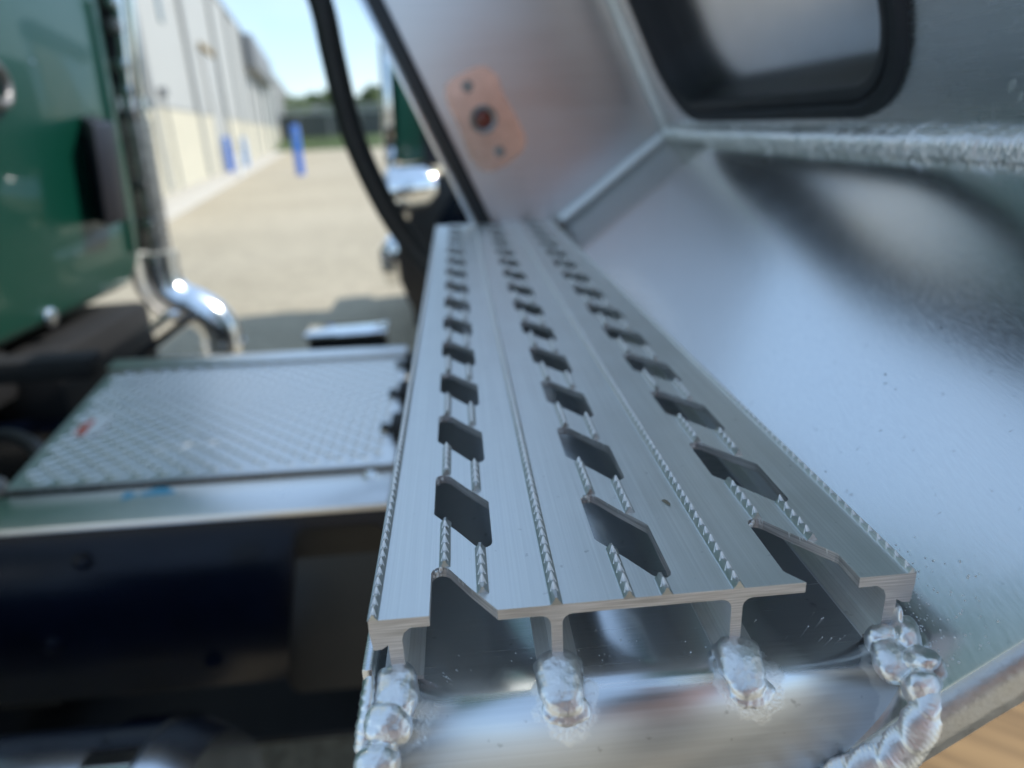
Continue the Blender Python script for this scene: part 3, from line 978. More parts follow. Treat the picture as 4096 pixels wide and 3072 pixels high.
def rib(x, spans, scale=1.0, phase=0.0, foot=None):
    m_ = MB()
    for (y0, y1) in spans:
        y0 = max(y0, 0.0); y1 = min(y1, L)
        if y1 - y0 < 1: continue
        k = math.ceil((y0 - phase) / TP)
        B, H, FW = 1.55 * scale, 2.7 * scale, 0.14 * scale        # half foot, full height, half crest
        fl = lambda z: B + (FW - B) * (z / H) ** 0.62             # flank, hollowed towards the foot

        def sect(y, h):
            return [(x - B - 0.35, y, -0.05), (x - B, y, 0.08), (x - fl(h * 0.5), y, h * 0.5), (x - fl(h), y, h), (x + fl(h), y, h), (x + fl(h * 0.5), y, h * 0.5), (x + B, y, 0.08), (x + B + 0.35, y, -0.05)]
        ys = [y0]
        marks = []
        while phase + k * TP < y1 - 1.2:
            y = phase + k * TP + random.uniform(-0.2, 0.2)
            k += 1
            if y > y0 + 1.2: marks.append(y)
        hv = 1.25 * scale
        rows = [(y0, H * 0.86)]
        for y in marks:
            rows.append((y - 0.15, hv * random.uniform(0.85, 1.1)))
            rows.append((y + 1.55 + random.uniform(-0.15, 0.15), H * random.uniform(0.93, 1.03)))
        rows.append((y1, H * 0.7 if marks else H * 0.86))
        o0 = 8
        vs = []
        for (y, h) in rows: vs += sect(y, h)
        fs_ = []; fs_t = []
        for i in range(len(rows) - 1):
            for q in range(7):
                f_ = (i * 8 + q, i * 8 + q + 1, (i + 1) * 8 + q + 1, (i + 1) * 8 + q)
                rising = rows[i + 1][1] > rows[i][1] and i > 0
                (fs_t if (rising and q == 3) else fs_).append(f_)
        n0 = (len(rows) - 1) * 8
        fs_.append(tuple(range(7, -1, -1))); fs_.append(tuple(range(n0, n0 + 8)))
        m_.add(vs, fs_, 0)
        # near-white notch faces, sky glint put into the colour: the cut triangle of each tooth, a hair proud of the wedge
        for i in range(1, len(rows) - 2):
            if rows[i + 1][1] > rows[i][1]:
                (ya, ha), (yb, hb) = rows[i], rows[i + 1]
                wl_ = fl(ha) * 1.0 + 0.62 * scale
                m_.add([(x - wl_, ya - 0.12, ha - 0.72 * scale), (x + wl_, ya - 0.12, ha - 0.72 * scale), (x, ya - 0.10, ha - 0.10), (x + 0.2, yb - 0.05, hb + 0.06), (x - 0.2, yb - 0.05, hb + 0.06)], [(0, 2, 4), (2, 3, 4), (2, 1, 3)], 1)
    o = m_.build('serrated_rib', [foot or M_RIB, M_TOOTH], tread)
    o['kind'] = 'stuff'
    return o


full = [(0, L)]
rib(1.1, full, phase=1.3, scale=0.82)
rib(50.9, full, phase=0.4)
rib(101.8, full, phase=3.2)
rib(151.5, full, phase=2.3, scale=0.66, foot=M_TREAD)
for ci, (x0, x1, t0) in enumerate(hcols):
    xl, xr = x0 + 4.0, x1 - 4.0
    sl, sr = [], []
    for (c, t) in bridges:
        if c != ci: continue
        sl.append((t + 2.5, t + PH - 25.5 - 6.0))
        sr.append((t - 11.8, t + PH - 25.5 - 22.7))
    rib(xl, sl, phase=0.8 + ci)
    rib(xr, sr, phase=2.1 + ci)

# burrs left by the punch along the hole rims
m_ = MB()
rg = random.Random(11)
for (c, t) in bridges:
    if t > 260: continue
    x0, x1, _ = hcols[c]
    for q in range(14):
        u = rg.random()
        e = top_edge(x0, x1, t)
        i = rg.randrange(1, len(e) - 2)
        px = e[i][0] + (e[i + 1][0] - e[i][0]) * u; py = e[i][1] + (e[i + 1][1] - e[i][1]) * u
        if py < 0.5: continue
        s = rg.uniform(0.15, 0.4)
        m_.add([(px - s, py + 0.3, 0.0), (px + s, py + 0.25, 0.0), (px, py - 0.35, -rg.uniform(0.5, 2.2)), (px, py - 0.05, rg.uniform(0.0, 0.12))], [(0, 1, 3), (0, 3, 2), (1, 2, 3), (0, 2, 1)])
for (c, t) in bridges:
    if t > 330: continue
    x0, x1, _ = hcols[c]
    for q in range(7):
        u = rg.uniform(-0.3, 3.2)
        r_ = rg.uniform(0.25, 0.75)
        yy = t + 0.6 + u * 0.65
        if yy < 1: continue
        blob(m_, (x0 + 0.2 + u, yy - 0.15, -rg.uniform(0.2, 2.4)), (r_, r_ * 0.6, r_ * 1.3), q, amp=0.35, freq=1.2, nu=9, nv=7)
b_ = m_.build('punch_burr', M_WELD, tread)
b_['kind'] = 'stuff'

def heat_marks(m, spots):
    nt = m.node_tree; N, L_ = nt.nodes, nt.links
    b = N['Principled BSDF']
    t = N.new('ShaderNodeTexCoord')
    n = N.new('ShaderNodeTexNoise'); n.inputs['Scale'].default_value = 190; n.inputs['Detail'].default_value = 5
    L_.new(t.outputs['Object'], n.inputs['Vector'])
    last = None
    for (x, y, z, r) in spots:
        d = N.new('ShaderNodeVectorMath'); d.operation = 'DISTANCE'
        d.inputs[1].default_value = (x / 1000, y / 1000, z / 1000)
        L_.new(t.outputs['Object'], d.inputs[0])
        k = N.new('ShaderNodeMath'); k.operation = 'MULTIPLY_ADD'
        L_.new(n.outputs['Fac'], k.inputs[0]); k.inputs[1].default_value = 0.009
        L_.new(d.outputs['Value'], k.inputs[2])
        mr = N.new('ShaderNodeMapRange')
        mr.inputs['From Min'].default_value = r / 1000 + 0.0050; mr.inputs['From Max'].default_value = r / 1000 + 0.0038
        L_.new(k.outputs[0], mr.inputs['Value'])
        if last is None: last = mr.outputs['Result']
        else:
            q = N.new('ShaderNodeMath'); q.operation = 'MAXIMUM'
            L_.new(last, q.inputs[0]); L_.new(mr.outputs['Result'], q.inputs[1]); last = q.outputs[0]
    for sock, val in (('Roughness', 0.46),):
        src = b.inputs[sock].links[0].from_socket
        mx_ = N.new('ShaderNodeMix'); mx_.data_type = 'FLOAT'
        L_.new(last, mx_.inputs[0]); L_.new(src, mx_.inputs[2]); mx_.inputs[3].default_value = val
        L_.new(mx_.outputs[0], b.inputs[sock])
    src = b.inputs['Base Color'].links[0].from_socket
    mx_ = N.new('ShaderNodeMix'); mx_.data_type = 'RGBA'
    L_.new(last, mx_.inputs[0]); L_.new(src, mx_.inputs[6]); mx_.inputs[7].default_value = (0.84, 0.86, 0.88, 1)
    L_.new(mx_.outputs[2], b.inputs['Base Color'])
    bp = N.new('ShaderNodeBump'); bp.inputs['Distance'].default_value = 0.0006
    st = N.new('ShaderNodeMath'); st.operation = 'MULTIPLY'; st.inputs[1].default_value = 0.35
    L_.new(last, st.inputs[0]); L_.new(st.outputs[0], bp.inputs['Strength'])
    n2 = N.new('ShaderNodeTexNoise'); n2.inputs['Scale'].default_value = 900; n2.inputs['Detail'].default_value = 3
    L_.new(t.outputs['Object'], n2.inputs['Vector']); L_.new(n2.outputs['Fac'], bp.inputs['Height'])
    L_.new(b.inputs['Normal'].links[0].from_socket, bp.inputs['Normal'])
    L_.new(bp.outputs['Normal'], b.inputs['Normal'])


_nt = M_SILL.node_tree
_b = _nt.nodes['Principled BSDF']
_t = _nt.nodes.new('ShaderNodeTexCoord'); _x = _nt.nodes.new('ShaderNodeSeparateXYZ'); _m = _nt.nodes.new('ShaderNodeMapRange')
_nt.links.new(_t.outputs['Object'], _x.inputs[0]); _nt.links.new(_x.outputs['Z'], _m.inputs['Value'])
_m.inputs['From Min'].default_value = -0.0222; _m.inputs['From Max'].default_value = -0.030
_m.inputs['To Min'].default_value = -0.22; _m.inputs['To Max'].default_value = 0.0
_a = _nt.nodes.new('ShaderNodeMath'); _a.operation = 'ADD'
_nt.links.new(_b.inputs['Roughness'].links[0].from_socket, _a.inputs[0]); _nt.links.new(_m.outputs['Result'], _a.inputs[1])
_nt.links.new(_a.outputs[0], _b.inputs['Roughness'])
heat_marks(M_SILL, [(51.4, -9.5, -25.0, 9.2), (102.6, -9.0, -24.6, 9.6), (6, -9, -26, 9.5), (2, -15, -42, 9.5), (144, -9, -25, 9.0), (142, -18, -34, 8.0)])

# --- folded sill the tread stands on
BZ = -22.3
R = 22.0
prof = [(L + 2, BZ), (200, BZ), (60, BZ), (10, BZ)]
for k in range(0, 19):
    a = PI / 2 * k / 18
    prof.append((2 - R * math.sin(a), BZ - R + R * math.cos(a)))
prof += [(-20, -62), (-20, -80)]
m_ = MB(); vs = []; fs = []
for (y, z) in prof:
    # right-hand boundary follows the sloped panel where the front drops below it
    xr_ = min(149.0, (z + 132.2) / 0.737 + 2.5)
    vs += [(-0.5, y, z), (xr_, y, z)]
for i in range(len(prof) - 1):
    fs.append((2 * i, 2 * i + 1, 2 * i + 3, 2 * i + 2))
m_.add(vs, fs)
sill = m_.build('sill', M_SILL, rk, smooth=True, angle=60)
so = sill.modifiers.new('sheet', 'SOLIDIFY'); so.thickness = 0.003; so.offset = 0
tag(sill, 'polished folded sill with rounded front under the tread')
m_ = MB(); m_.box(-3.2, -0.2, -3, L, -150, -13.5)
m_.build('sill_side', M_SILL, rk, bevel=0.6)

# --- sloped panel with rolled near edge
SL = 0.737
tx, tz = 1 / math.hypot(1, SL), SL / math.hypot(1, SL)
nx_, nz_ = -tz, tx
RY = -24.0
RR = 3.6
pp = [(L + 2, 0.0), (600, 0), (300, 0), (100, 0), (0, 0), (-20.4, 0.0)]
for k in range(1, 11):
    a = PI / 2 * k / 10
    pp.append((RY + RR - RR * math.sin(a), -RR + RR * math.cos(a)))
pp += [(RY, -7.5), (RY, -11.2)]
m_ = MB(); vs = []; fs = []
cols = [(90.0), (149.0)] + [149 + (316.5 - 149) * i / 40 for i in range(1, 41)]
for (y, dn) in pp:
    for ic, x in enumerate(cols):
        wv = 0
        if dn < -7: wv = 0.5 * mnoise.noise(Vector((x * 0.12, 0, 5)))
        X = x + nx_ * (dn + wv - 1.5); Z = SL * x - 132.2 + nz_ * (dn + wv - 1.5)
        vs.append((X, y, Z))
nc = len(cols)
for i in range(len(pp) - 1):
    for c in range(nc - 1):
        if i < 4 and c < 1: continue
        fs.append((i * nc + c, i * nc + c + 1, (i + 1) * nc + c + 1, (i + 1) * nc + c))
m_.add(vs, fs)
sp = m_.build('sloped_panel', [M_SHEET, M_EDGE], rk, smooth=True, angle=60)
for p in sp.data.polygons:
    if p.center.y < -0.0212: p.material_index = 1
so = sp.modifiers.new('sheet', 'SOLIDIFY'); so.thickness = 0.003; so.offset = 0
tag(sp, 'sloped sheet aluminium panel with faint grain right of the step')

# --- upper panel that leans out over the step, with the window opening
BX, BZ2 = 315.9, 100.6
dx, dz = -0.4252, 0.9051          # up along the panel
nX, nZ = -0.9051, -0.4252         # its face normal, towards the step


def up(y, s, h=0.0):
    return (BX + dx * s + nX * h, y, BZ2 + dz * s + nZ * h)


def rrect(y0, y1, s0, s1, r, n=12):
    out = []
    for (cy, cs, a0) in ((y1 - r, s1 - r, 0), (y0 + r, s1 - r, 90), (y0 + r, s0 + r, 180), (y1 - r, s0 + r, 270)):
        for k in range(n + 1):
            a = math.radians(a0 + 90 * k / n)
            out.append((cy + r * math.cos(a), cs + r * math.sin(a)))
    return out


WY0, WY1, WS0, WS1, WR = 247.0, 732.0, 19.5, 330.0, 82.0
outer = [(-380, 0), (L + 1, 0), (L + 1, 348), (-380, 348)]
inner = rrect(WY0 + 8, WY1 - 8, WS0 + 8, WS1 - 8, WR - 8)
allp = [Vector((a, b, 0)) for a, b in outer], [Vector((a, b, 0)) for a, b in inner]
tri = tessellate_polygon([allp[0], allp[1]])
pts2 = outer + inner
m_ = MB()
m_.add([up(a, b) for a, b in pts2], [tuple(t) for t in tri])
upn = m_.build('upper_panel', M_UPPER, rk)
so = upn.modifiers.new('sheet', 'SOLIDIFY'); so.thickness = 0.003; so.offset = 0
tag(upn, 'darker upright aluminium panel around the window')
tp = up(0, 348)
m_ = MB(); m_.box(tp[0] - 3, tp[0], -380, L + 1, tp[2], 800)  # added out of view to keep the sun off the step and deck
m_.build('sun_block_panel', M_UPPER, rk)
m_ = MB(); m_.box(tp[0] + 20, tp[0] + 24, L + 6, 2350, -900, 860)  # hidden panel added to block sun from the deck and the ground below
m_.build('sun_block_outer', M_UPPER, rk)

# gasket swept round the opening
gprof = [(-0.5, 0.3), (0.0, 5.0), (2.5, 7.5), (9.0, 8.0), (10.5, 6.5), (11.0, 3.5), (12.5, 3.5), (13.2, 6.0), (19.0, 6.0), (21.5, 4.0), (22.0, 0.0), (22.6, -10.0), (22.0, -12.0), (23.2, -19.0), (22.6, -21.0), (24.0, -30.0)]
m_ = MB(); vs = []; fs = []
NN = None
for (u, h) in gprof:
    ring = rrect(WY0 + u, WY1 - u, WS0 + u, WS1 - u, max(WR - u, 5), 14)
    NN = len(ring)
    vs += [up(a, b, h) for a, b in ring]
for i in range(len(gprof) - 1):
    for k in range(NN):
        fs.append((i * NN + k, i * NN + (k + 1) % NN, (i + 1) * NN + (k + 1) % NN, (i + 1) * NN + k))
m_.add(vs, fs)
gk = m_.build('window_gasket', M_GASKET, rk, smooth=True, angle=40)
m_ = MB()
ring = rrect(WY0 + 20, WY1 - 20, WS0 + 20, WS1 - 20, WR - 20, 14)
m_.prism(ring, lambda a, b: up(a, b, -28), lambda a, b: up(a, b, -32))
m_.build('window_pane', M_PANE, rk)

# --- end panel
EY = L + 2
ex_l = lambda z: 52.5 - 0.430 * (z - 8)
m_ = MB()
ep = [(ex_l(-22), -22), (148, -22), (316.5, 101.5), (316.5 - 0.4698 * 199, 300.5), (ex_l(300), 300)]
m_.prism(ep, lambda x, z: (x, EY, z), lambda x, z: (x, EY + 3, z))
en = m_.build('end_panel', M_END, rk)
m_ = MB()
m_.prism([(ex_l(-20) - 1, -20), (ex_l(-20) + 20, -20), (ex_l(300) + 20, 300), (ex_l(300) - 1, 300)], lambda x, z: (x, EY - 11, z), lambda x, z: (x, EY - 0.5, z))
m_.build('edge_seal', M_RUBBER, rk, bevel=3)
m_ = MB()
m_.prism([(ex_l(-20) - 9, -20), (ex_l(-20) - 1.5, -20), (ex_l(300) - 1.5, 300), (ex_l(300) - 9, 300)], lambda x, z: (x, EY - 14, z), lambda x, z: (x, EY + 24, z))
m_.build('edge_flange', M_SILL, rk, bevel=1.5)

# lamp bracket on the end panel
m_ = MB()
brk = [(24.4, 161.6), (26.4, 175.3), (41.9, 184.9), (66.6, 194.0), (78, 193.5), (86.5, 188.5), (93.6, 179.3), (98.3, 161.9), (114.0, 133.1), (124.5, 111.2), (125, 98), (119.5, 88.5), (99.7, 74.0), (79.8, 65.7), (69, 66.5), (60.8, 72.2), (50.1, 85.7), (39.4, 124.1), (28.0, 147.6)]
m_.prism(brk, lambda x, z: (x, EY - 1.6, z), lambda x, z: (x, EY - 0.4, z))
lb = m_.build('lamp_bracket', M_BRACKET, rk)
tag(lb, 'shiny bracket plate reflecting orange')
cx, cz = 72.0, 131.0
m_ = MB()
ring = []
for (r_, h_) in ((17, 0), (17.5, 3), (15.5, 5), (12.0, 4), (11.0, 0)):
    ring.append([(cx + r_ * math.cos(k * PI / 16), EY - 2.5 - h_, cz + r_ * math.sin(k * PI / 16)) for k in range(32)])
vs = [v for q in ring for v in q]
fs = [(i * 32 + k, i * 32 + (k + 1) % 32, (i + 1) * 32 + (k + 1) % 32, (i + 1) * 32 + k) for i in range(4) for k in range(32)]
m_.add(vs, fs)
m_.build('grommet', M_DULL, lb, smooth=True, angle=50)
m_ = MB(); blob(m_, (cx, EY - 3.0, cz), (11.5, 3.5, 11.5), 1, amp=0.05, freq=0.1)
m_.build('lens', M_RED, lb, smooth=True)
for (x, z) in ((54, 171), (90, 91)):
    m_ = MB(); m_.tube([(x, EY - 2.4, z), (x, EY - 4.6, z)], [5.2, 4.2], 14); m_.tube([(x, EY - 2.4, z), (x, EY - 2.9, z)], 7.5, 16)
    m_.build('screw', M_DULL, lb, smooth=True, angle=40)

# --- welds
weld('weld_bead', [(310.5, L, 101.2), (310.5, 560, 101.2), (310.0, 330, 101), (310.5, 150, 101.2), (310.5, -20, 101.2)], [8.5, 8.0, 8.0, 7.6, 8.0], (-0.90, 0, 0.43), 4.0, rk, mat=M_BEAD, ripple=0.42, flat=0.9, n=16, seed=1)
weld('weld_bead', [(312.5, 560, 106.5), (311.8, 330, 107.3), (312, 150, 107), (312, -20, 107)], [2.2, 2.6, 3.4, 3.6], (-0.9, 0, -0.3), 2.4, rk, mat=M_BEAD, ripple=0.3, flat=0.7, n=10, seed=9)
weld('weld_bead', [(164, L - 6, -5), (213, L - 6.5, 30.5), (263, L - 6, 67.5), (310, L - 6, 101)], [8.5, 8, 8.5, 8], (-0.3, -0.7, 0.62), 4.0, rk, mat=M_BEAD, ripple=0.08, flat=1.0, n=16, wob=0.06, seed=2, step=1.0)
weld('weld_bead', [(312, L - 1, 102), (275, L - 1.5, 180), (238, L - 1, 262), (222, L - 1, 297)], [7, 8, 8, 8], (-0.7, -0.7, 0), 4.0, rk, mat=M_HALO, ripple=0.05, flat=0.7, n=14, wob=0.05, seed=3, step=1.2)

# nuggets that join the webs to the sill
for i, c in enumerate((50.6, 101.6)):
    m_ = MB()
    blob(m_, (c, -4.8, -21.2), (6.5, 3.3, 8.6 - i), 10 + i, amp=0.08, freq=0.13, nu=48, nv=60, tilt=-1.12, sq=0.72)
    blob(m_, (c + 0.2, -9.6, -23.6), (5.4, 2.8, 4.6), 15 + i, amp=0.10, freq=0.15, nu=40, nv=40, tilt=-0.95, sq=0.85)
    blob(m_, (c + 0.6, -11.6, -25.6), (6.6, 1.5, 4.6), 17 + i, amp=0.14, freq=0.18, nu=40, nv=40, tilt=-0.8, sq=0.9)
    blob(m_, (c - 4.6, -0.4, -20.4), (2.4, 2.6, 2.2), 12 + i, amp=0.10, freq=0.2)
    blob(m_, (c + 4.8, -0.4, -20.4), (2.4, 2.6, 2.2), 13 + i, amp=0.10, freq=0.2)
    fuse(m_.build('weld_nugget', M_WELD, rk, smooth=True, angle=80))
# left end
m_ = MB()
blob(m_, (5.6, -4.8, -20.8), (6.0, 3.8, 8.4), 31, amp=0.12, freq=0.15, nu=48, nv=60, tilt=-1.05, sq=0.75)
blob(m_, (3.6, -11.2, -24.6), (6.6, 4.2, 5.6), 32, amp=0.12, freq=0.14, nu=40, nv=40, tilt=-0.8, sq=0.85)
blob(m_, (0.8, -18.2, -31.0), (6.2, 4.4, 5.8), 33, amp=0.16, freq=0.14, nu=40, nv=40, tilt=-0.25, sq=0.85)
blob(m_, (-1.2, -22.2, -40.0), (6.4, 4.6, 6.2), 34, amp=0.16, freq=0.14, nu=40, nv=40, tilt=0.0, sq=0.85)
blob(m_, (-2.2, -23.4, -50.5), (6.6, 4.6, 7.0), 35, amp=0.16, freq=0.14, nu=40, nv=40, tilt=0.0, sq=0.85)
fuse(m_.build('weld_nugget', M_WELD, rk, smooth=True, angle=80), smooth=9, disp=0.35)
weld('weld_bead', [(-1.6, 2, -15), (-1.8, -5, -18.5), (-2.6, -11, -24), (-4.2, -15, -31)], [1.6, 1.9, 2.3, 2.3], (-0.5, -0.7, 0.5), 2.6, rk, ripple=0.2, n=12, wob=0.2, seed=5)
# right end, along the foot of the sloped panel
m_ = MB()
blob(m_, (144.0, -3.2, -20.4), (5.0, 3.2, 5.2), 41, amp=0.10, freq=0.16, nu=40, nv=40, tilt=-0.5, sq=0.8)
blob(m_, (143.8, -8.8, -21.8), (5.8, 3.4, 6.4), 42, amp=0.10, freq=0.14, nu=48, nv=50, tilt=-1.05, sq=0.8)
blob(m_, (149.9, -4.6, -18.9), (3.8, 4.2, 4.6), 43, amp=0.16, freq=0.16, nu=40, nv=40, tilt=-0.4, sq=0.85)
blob(m_, (149.0, 0.5, -14.8), (1.4, 3.6, 4.6), 44, amp=0.2, freq=0.2)
blob(m_, (151.6, -1.8, -16.8), (2.6, 4.0, 2.6), 45, amp=0.2, freq=0.2)
blob(m_, (149.8, -11.5, -19.8), (4.6, 5.2, 3.2), 46, amp=0.14, freq=0.18, nu=40, nv=40, tilt=-0.5)
blob(m_, (146.6, -18.0, -23.8), (5.2, 3.6, 5.2), 47, amp=0.14, freq=0.16, nu=40, nv=40, tilt=-0.5, sq=0.85)
fuse(m_.build('weld_nugget', M_WELD, rk, smooth=True, angle=80), smooth=9, disp=0.35)
weld('weld_bead', [(148.4, -16, -22.0), (146.2, -21.0, -25.6), (143.2, -23.8, -30.2), (138.2, -24.6, -36.4), (128, -24.6, -43.2), (98, -23, -61)], [3.8, 5.0, 5.6, 5.8, 5.8, 5.8], (-0.35, -0.85, 0.45), 9.5, rk, ripple=0.17, flat=0.62, n=28, wob=0.16, chev=1.4, seed=6, step=0.3)

# spatter and grit on the sheet
m_ = MB()
rg = random.Random(3)
for q in range(170):
    x = 152 + abs(rg.gauss(0, 9)); y = rg.uniform(-17, 30)
    r_ = rg.uniform(0.12, 0.38)
    blob(m_, (x + nx_ * 0.1, y, SL * x - 132.2 + nz_ * 0.1), (r_, r_, r_ * 0.7), q, amp=0, nu=7, nv=5)
for q in range(120):
    x = rg.uniform(8, 142); y = rg.gauss(-1, 7)
    if y < -2: continue
    r_ = rg.uniform(0.08, 0.26)
    blob(m_, (x, y, BZ + 1.5), (r_, r_, r_ * 0.7), q, amp=0, nu=7, nv=5)
sb = m_.build('weld_spatter', M_WELD, rk, smooth=True)
sb['kind'] = 'stuff'
m_ = MB()
for (y, s_, a, b, ang) in ((189, 33, 4.2, 1.7, 0.75), (185, 27, 3.0, 1.2, 0.9), (228, 12, 2.2, 1.6, 0.2), (222, 14, 2.6, 1.1, -0.4), (206, 19, 3.0, 0.4, 1.3), (204, 13, 2.6, 0.35, 1.2), (183, 14, 3.4, 2.0, 0.3), (180, 9, 2.6, 1.6, 0.1), (196, 8, 1.8, 0.9, 0.0)):
    ring = []
    for k in range(20):
        t_ = 2 * PI * k / 20
        w_ = 1 + 0.22 * mnoise.noise(Vector((math.cos(t_) * 2, math.sin(t_) * 2, y)))
        u_, v_ = a * w_ * math.cos(t_), b * w_ * math.sin(t_)
        ring.append((y - u_ * math.cos(ang) - v_ * math.sin(ang), s_ + u_ * math.sin(ang) - v_ * math.cos(ang)))
    m_.prism(ring, lambda p_, q_: up(p_, q_, 1.35), lambda p_, q_: up(p_, q_, 1.62))
sc_ = m_.build('dried_splash', M_HALO, upn)
sc_['kind'] = 'stuff'
m_ = MB()
for q in range(26):
    x = rg.uniform(160, 300); y = rg.uniform(-10, 420)
    r_ = rg.uniform(0.12, 0.38)
    blob(m_, (x + nx_ * 0.1, y, SL * x - 132.2 + nz_ * 0.1), (r_, r_ * rg.uniform(0.8, 1.8), r_ * 0.4), q, amp=0.3, freq=1.5, nu=8, nv=5)
gb = m_.build('grit', M_GRIT, rk, smooth=True)
gb['kind'] = 'stuff'

# ------------------------------------------------------------------ small things
m_ = MB()
lf = [(-2.0, -0.5), (-0.8, 0.9), (0.6, 1.2), (1.9, 0.2), (2.2, -0.7), (0.9, -0.9), (-0.6, -0.6)]
m_.prism(lf, lambda a, b: (95.2 + a * 0.5 + b * 0.4, 48.9 + b * 1.0 - a * 0.9, 0.05 + 0.25 * abs(a) * 0.4), lambda a, b: (95.2 + a * 0.5 + b * 0.4, 48.9 + b * 1.0 - a * 0.9, 0.3 + 0.25 * abs(a) * 0.4))
tag(m_.build('leaf_scrap', M_DRY), 'tiny brown dry leaf scrap lying on the tread', 'leaf')

m_ = MB()
m_.box(-1200, 1200, -600, 600, -9, 9)
ply = m_.build('plywood_sheet', M_WOOD, bevel=2)
ply.location = (0.95, 0.55, -0.42)
ply.rotation_euler = (0, 0, math.radians(138))
tag(ply, 'sunlit brown plywood sheet with streaky grain below the sloped panel', 'plywood')

# ------------------------------------------------------------------ the photographer (behind the lens: seen only as colour in the metal)
def skin_mesh(name, verts, edges, radii, mat, parent, sub=2):
    me = bpy.data.meshes.new(name)
    me.from_pydata(verts, edges, [])
    me.materials.append(mat)
    o = bpy.data.objects.new(name, me); COL.objects.link(o)
    o.parent = parent
    o.matrix_parent_inverse = parent_world(parent).inverted()
    sk = o.modifiers.new('skin', 'SKIN'); sk.use_smooth_shade = True
    if not me.skin_vertices:
        bpy.context.view_layer.objects.active = o
    for i, r in enumerate(radii):
        r2 = r if isinstance(r, tuple) else (r, r)
        me.skin_vertices[0].data[i].radius = r2
    me.skin_vertices[0].data[0].use_root = True
    o.modifiers.new('sub', 'SUBSURF').levels = sub
    o.modifiers['sub'].render_levels = sub
    return o


M_SKIN = simple('skin', (0.62, 0.36, 0.25), 0.5)
M_SHIRT = simple('salmon_shirt', (0.66, 0.36, 0.27), 0.85, var=0.12, scale=8)
M_TROUS = simple('dark_trousers', (0.03, 0.034, 0.045), 0.85, var=0.2, scale=8)
M_HAIR = simple('brown_hair', (0.05, 0.03, 0.02), 0.6)
pe = thing('person', 'photographer in salmon shirt and dark trousers holding up a phone', 'person', (150, -660, GZ))
gz = GZ / 1000
px_, py_ = 0.15, -0.66
body_v = [(px_, py_, -0.10), (px_, py_, 0.10), (px_, py_ + 0.02, 0.28), (px_, py_ + 0.05, 0.40), (px_, py_ + 0.07, 0.47), (px_, py_ + 0.10, 0.56), (px_, py_ + 0.12, 0.66),
          (px_ - 0.17, py_ + 0.03, 0.34), (px_ - 0.22, py_ + 0.11, 0.08), (px_ - 0.27, py_ + 0.34, 0.06), (px_ - 0.285, py_ + 0.42, 0.075),
          (px_ + 0.17, py_ + 0.03, 0.34), (px_ + 0.16, py_ + 0.17, 0.08), (px_ - 0.09, py_ + 0.34, 0.06), (px_ - 0.145, py_ + 0.415, 0.075),
          (px_ - 0.09, py_, -0.16), (px_ - 0.10, py_ + 0.02, -0.57), (px_ - 0.10, py_ - 0.01, gz + 0.07), (px_ - 0.11, py_ + 0.14, gz + 0.035),
          (px_ + 0.09, py_, -0.16), (px_ + 0.11, py_ + 0.02, -0.57), (px_ + 0.12, py_ - 0.03, gz + 0.07), (px_ + 0.14, py_ + 0.12, gz + 0.035)]
body_e = [(0, 1), (1, 2), (2, 3), (3, 4), (4, 5), (5, 6), (2, 7), (7, 8), (8, 9), (9, 10), (2, 11), (11, 12), (12, 13), (13, 14), (0, 15), (15, 16), (16, 17), (17, 18), (0, 19), (19, 20), (20, 21), (21, 22)]
body_r = [(0.15, 0.10), (0.145, 0.10), (0.165, 0.11), 0.055, 0.055, (0.078, 0.095), (0.07, 0.08), 0.06, 0.045, 0.03, 0.035, 0.06, 0.045, 0.03, 0.035, 0.085, 0.058, 0.04, 0.035, 0.085, 0.058, 0.04, 0.035]
skin_mesh('body', body_v, body_e, body_r, M_SKIN, pe)
grow = lambda r, k: tuple(q + k for q in (r if isinstance(r, tuple) else (r, r)))
ids = [0, 1, 2, 7, 8, 9, 11, 12, 13]
mp_ = {q: i for i, q in enumerate(ids)}
skin_mesh('shirt', [body_v[q] for q in ids], [(mp_[a], mp_[b]) for a, b in body_e if a in mp_ and b in mp_], [grow(body_r[q], 0.016) for q in ids], M_SHIRT, pe)
ids = [0, 15, 16, 17, 19, 20, 21]
mp2 = {q: i for i, q in enumerate(ids)}
skin_mesh('trousers', [body_v[q] for q in ids], [(mp2[a], mp2[b]) for a, b in body_e if a in mp2 and b in mp2], [grow(body_r[q], 0.018) for q in ids], M_TROUS, pe)
hx_, hy_, hz_ = px_ * 1000, (py_ + 0.10) * 1000, 600
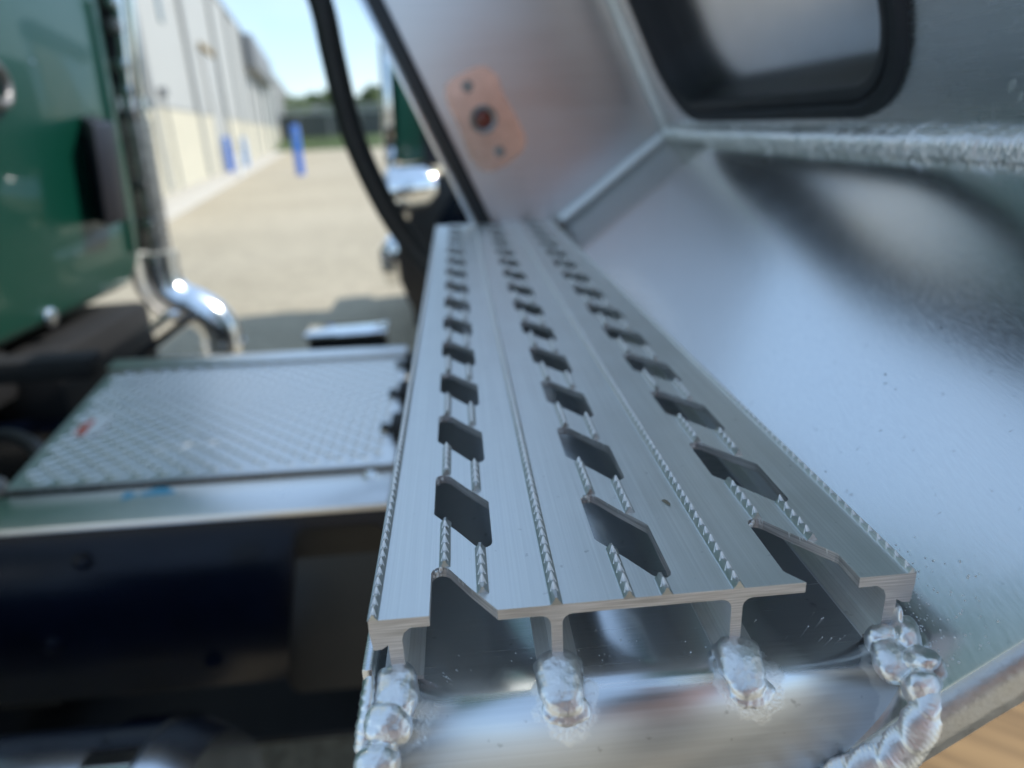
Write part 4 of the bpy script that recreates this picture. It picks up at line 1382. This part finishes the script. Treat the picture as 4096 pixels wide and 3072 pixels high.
m_ = MB(); blob(m_, (hx_, hy_ - 12, hz_ + 35), (84, 98, 82), 3, amp=0.06, freq=0.03); m_.build('hair', M_HAIR, pe, smooth=True)
m_ = MB(); m_.tube([(hx_, hy_ + 80, hz_ - 10), (hx_, hy_ + 108, hz_ - 45)], [9, 15], 10); m_.build('nose', M_SKIN, pe, smooth=True)
for sx in (-32, 32):
    m_ = MB(); blob(m_, (hx_ + sx, hy_ + 84, hz_ - 5), (13, 9, 8), 1, amp=0, nu=12, nv=8); m_.build('eye', M_WHITE, pe, smooth=True)
    m_ = MB(); blob(m_, (hx_ + sx * 2.5, hy_ + 4, hz_ - 20), (8, 20, 30), 1, amp=0, nu=12, nv=8); m_.build('ear', M_SKIN, pe, smooth=True)
m_ = MB(); m_.tube([(hx_ - 26, hy_ + 84, hz_ - 72), (hx_, hy_ + 90, hz_ - 72), (hx_ + 26, hy_ + 84, hz_ - 72)], [3, 7, 3], 8); m_.build('mouth', M_REDP, pe, smooth=True)
for hb, sx in (((px_ - 0.285) * 1000, -1), ((px_ - 0.145) * 1000, 1)):
    for k in range(4):
        b0 = Vector((hb, (py_ + 0.42) * 1000, 62 + k * 17))
        ln = (62, 72, 68, 54)[k]
        m_ = MB(); m_.tube(catmull([b0, b0 + Vector((-sx * 4, 24, 4)), b0 + Vector((-sx * (ln * 0.45), 38, 6)), b0 + Vector((-sx * ln * 0.8, 32, 6))], 5), [9.5 - 0.15 * q for q in range(16)], 10)
        m_.build('finger', M_SKIN, pe, smooth=True)
    b0 = Vector((hb, (py_ + 0.41) * 1000, 60))
    m_ = MB(); m_.tube(catmull([b0, b0 + Vector((-sx * 18, 4, 22)), b0 + Vector((-sx * 34, 10, 50))], 6), [11 - 0.2 * q for q in range(13)], 10)
    m_.build('thumb', M_SKIN, pe, smooth=True)
ph_ = MB(); ph_.box(-32, 118, -4.5, 4.5, -46, 26)
pho = ph_.build('phone', M_BLACK, bevel=4)
pho.rotation_euler = (-math.radians(20), 0, -math.radians(3.5))
pho.location = (0.030, -0.176, 0.112)
tag(pho, 'black phone held in both hands by the person in the salmon shirt', 'phone')
